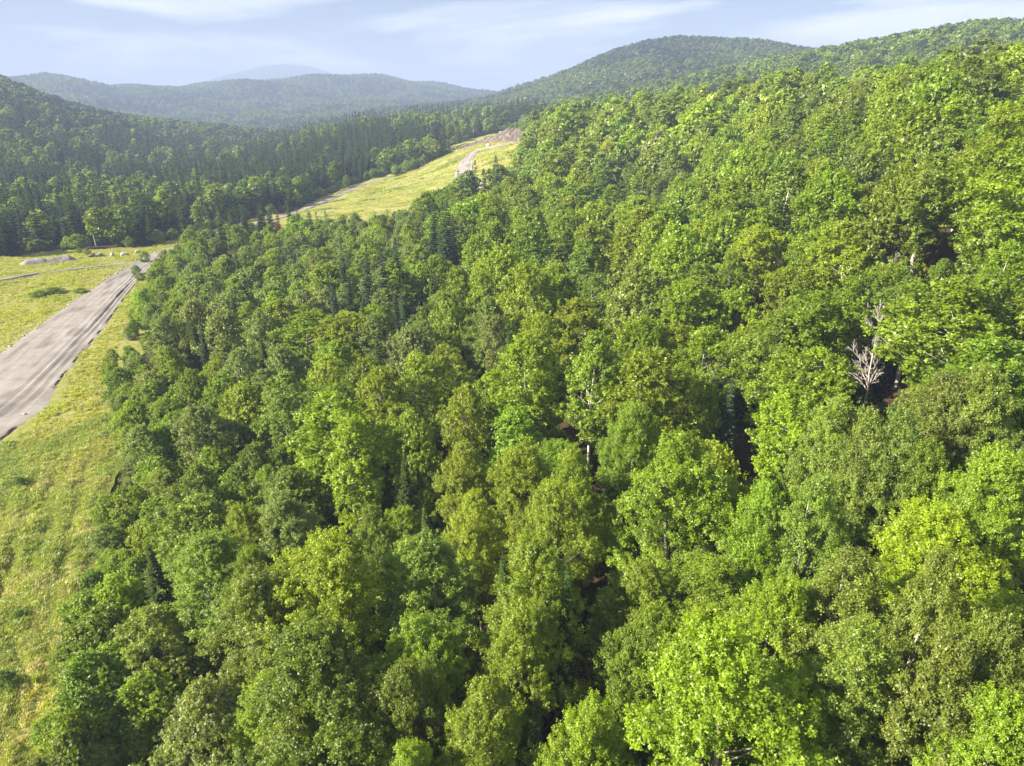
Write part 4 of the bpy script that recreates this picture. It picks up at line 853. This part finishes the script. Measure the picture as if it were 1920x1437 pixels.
# gravel heap in the meadow
A, B = unproject(38, 497), unproject(140, 488); AB = B - A; LN = np.linalg.norm(AB); T = AB / LN; Nb = np.array((-T[1], T[0])); ns, nt = 60, 22
sg = np.linspace(-.05, 1.05, ns)[:, None] + np.zeros((1, nt)); tg = np.linspace(-1, 1, nt)[None] + np.zeros((ns, 1)); X = A[0] + T[0] * sg * LN + Nb[0] * tg * 3.0; Yb = A[1] + T[1] * sg * LN + Nb[1] * tg * 3.0
prof = np.cos(np.clip(tg, -1, 1) * math.pi / 2) ** .9 * np.clip(np.minimum(sg + .05, 1.05 - sg) / .16, 0, 1) ** .6
Zb = ground_z(X, Yb) - .25 + prof * (1.55 + .8 * (vnoise(X / 2.5, Yb / 2.5) - .5)) + .3 * (vnoise(X / .6, Yb / .6) - .5) * prof
heap = link('gravel_heap', mesh_from('gravel_heap', np.stack((X, Yb, Zb), -1).reshape(-1, 3), grid_faces(ns, nt)[:, ::-1], GRAVEL, smooth=True)); tag(heap, 'long low heap of grey gravel in the meadow', 'gravel heap')
# loose stones along the left edge of the dirt road
r = np.random.RandomState(4); bmv, bmf, off = [], [], 0
ico = bmesh.new(); bmesh.ops.create_icosphere(ico, subdivisions=1, radius=1.0); IV = np.array([v.co[:] for v in ico.verts]); IF = np.array([[v.index for v in f.verts] for f in ico.faces]); ico.free()
for i in range(620):
    j = r.randint(10, len(RA) - 300); sd = 1 if r.rand() < .9 else -1; k = RA[j] + RAN[j] * sd * (RAW[j] * r.uniform(.80, 1.03)); s = r.uniform(.06, .17) * (1 + (r.rand() < .08) * 1.0)
    bmv.append(IV * (1 + .35 * (r.rand(len(IV), 1) - .5)) * s * np.array((1.2, .9, .6)) + np.array((k[0], k[1], float(ground_z(*k)) + .12 + s * .2))); bmf.append(IF + off); off += len(IV)
tag(link('loose_stones', mesh_from('loose_stones', np.vstack(bmv), np.vstack(bmf), ROCKM)), 'pale loose stones along the dirt road edge', kind='stuff')
# silt fence
FP = spline(px(((226,888),(212,920),(203,955),(196,992))), .5); fabric = plain('silt_fabric', (0.012, 0.012, 0.014), .6); wood = plain('stake_wood', (0.36, 0.27, 0.17), .8)
fe = bpy.data.objects.new('silt_fence', None); col.objects.link(fe); fe.location = (FP[0][0], FP[0][1], float(ground_z(*FP[0]))); r = np.random.RandomState(3)
n = len(FP); gz0 = ground_z(FP[:, 0], FP[:, 1]); rows = []
for t in (0, .35, .7, 1.0):
    lean = np.column_stack((.22 * t + .08 * np.sin(np.arange(n) * .9), .05 * np.cos(np.arange(n) * 1.3) * t)); top = .85 * np.interp(np.arange(n), (0, n * .7, n - 1), (1, .85, .35))
    rows.append(np.column_stack((FP + lean, gz0 - .05 + top * t)) - np.array(fe.location)[None])
sheet = np.stack(rows, 1); back = sheet + np.array((.03, 0.0, 0))
V = np.concatenate((sheet.reshape(-1, 3), back.reshape(-1, 3))); f1 = grid_faces(n, 4)
link('fabric', mesh_from('fabric', V, np.vstack((f1, f1[:, ::-1] + n * 4)), fabric, smooth=True), fe)
for i in range(0, n, 4):
    p = sheet[i, 0]; v, f = tube(np.array((p + (-.05, 0, -.3), p + (.0, 0, .5), p + (.08, 0, 1.1))), (.03, .03, .025), 5); link('stake', mesh_from('stake', v, f, wood), fe)
tag(fe, 'sagging black fabric silt fence on stakes beside the wood', 'fence')
# bare earth behind the fence
BP = px(((232,900),(262,905),(258,955),(240,975),(215,985),(222,940))); turf('bare_earth', spline(np.vstack((BP, BP[:1])), .5), .25, SOIL, 'patch of pale bare earth behind the silt fence', .16, lambda P: .15 * (vnoise(P[:, 0] / .7, P[:, 1] / .7) - .5))
# lone shrubs in the meadow and by the road end
for u, v, H, w, c, lab in ((127,470,4.6,3.6,'yellow','lone yellow green shrub at the far end of the meadow before the wood'),(165,479,2.0,2.2,'lime','low green shrub beside the dark brown boulder'),(256,516,2.6,2.4,'olive','small olive shrub leaning over the end of the dirt road'),(272,492,3.2,3.2,'olive','thin olive shrub beside the rightmost boulder'),
                           (265,526,2.0,2.6,'olive','low olive shrub by the right edge of the dirt road'),(148,476,1.6,2.4,'lime','low light green shrub left of the boulder row'),(76,556,1.3,4.5,'green','low spreading green bush in the meadow left of the dirt road'),(100,552,1.5,5.0,'green','larger low green bush in the middle of the meadow'),(152,549,1.1,3.2,'lime','low bush close to the left edge of the dirt road'),
                           (40,912,1.2,1.6,'dark','small dark green weedy bush on the verge near the road'),(14,1290,1.4,1.8,'dark','dark green bush at the left picture edge on the verge'),(35,1165,1.0,1.5,'green','small green bush in the rough verge grass')):
    x, y = unproject(u, v); tr, cr, _, _ = proto('shrub', 2, 1 if H > 3 else 2); e = bpy.data.objects.new('shrub', None); col.objects.link(e); e.location = (x, y, float(ground_z(x, y)))
    e.scale = (w / 11.5, w / 11.5, H / 14); e.rotation_euler = (0, 0, u); link('stem', tr, e); q = link('foliage', cr, e); q.color = crown_col(c); tag(e, lab, 'shrub', 'shrubs on the open ground')

# ---------------------------------------------------------------- the air between here and the hills
def haze():
    bm = bmesh.new(); bmesh.ops.create_cube(bm, size=1.0)
    lo = (-9600, -600, float(GV[:, 2].min()) - 2); hi = (9600, 9900, float(GV[:, 2].max()) + 30)
    for v in bm.verts: v.co = Vector([lo[i] if v.co[i] < 0 else hi[i] for i in range(3)])
    me = bpy.data.meshes.new('haze'); bm.to_mesh(me); bm.free(); m, n, l, out = material('haze')
    p = n.new('ShaderNodeVolumePrincipled'); p.inputs['Color'].default_value = (0.43, 0.535, 0.80, 1); p.inputs['Density'].default_value = 0.00035; p.inputs['Anisotropy'].default_value = 0.0
    l.new(p.outputs[0], out.inputs['Volume']); me.materials.append(m); return tag(link('haze', me), 'pale blue summer haze over the valley', kind='stuff')
haze()
print('done', round(time.time() - T0, 1))
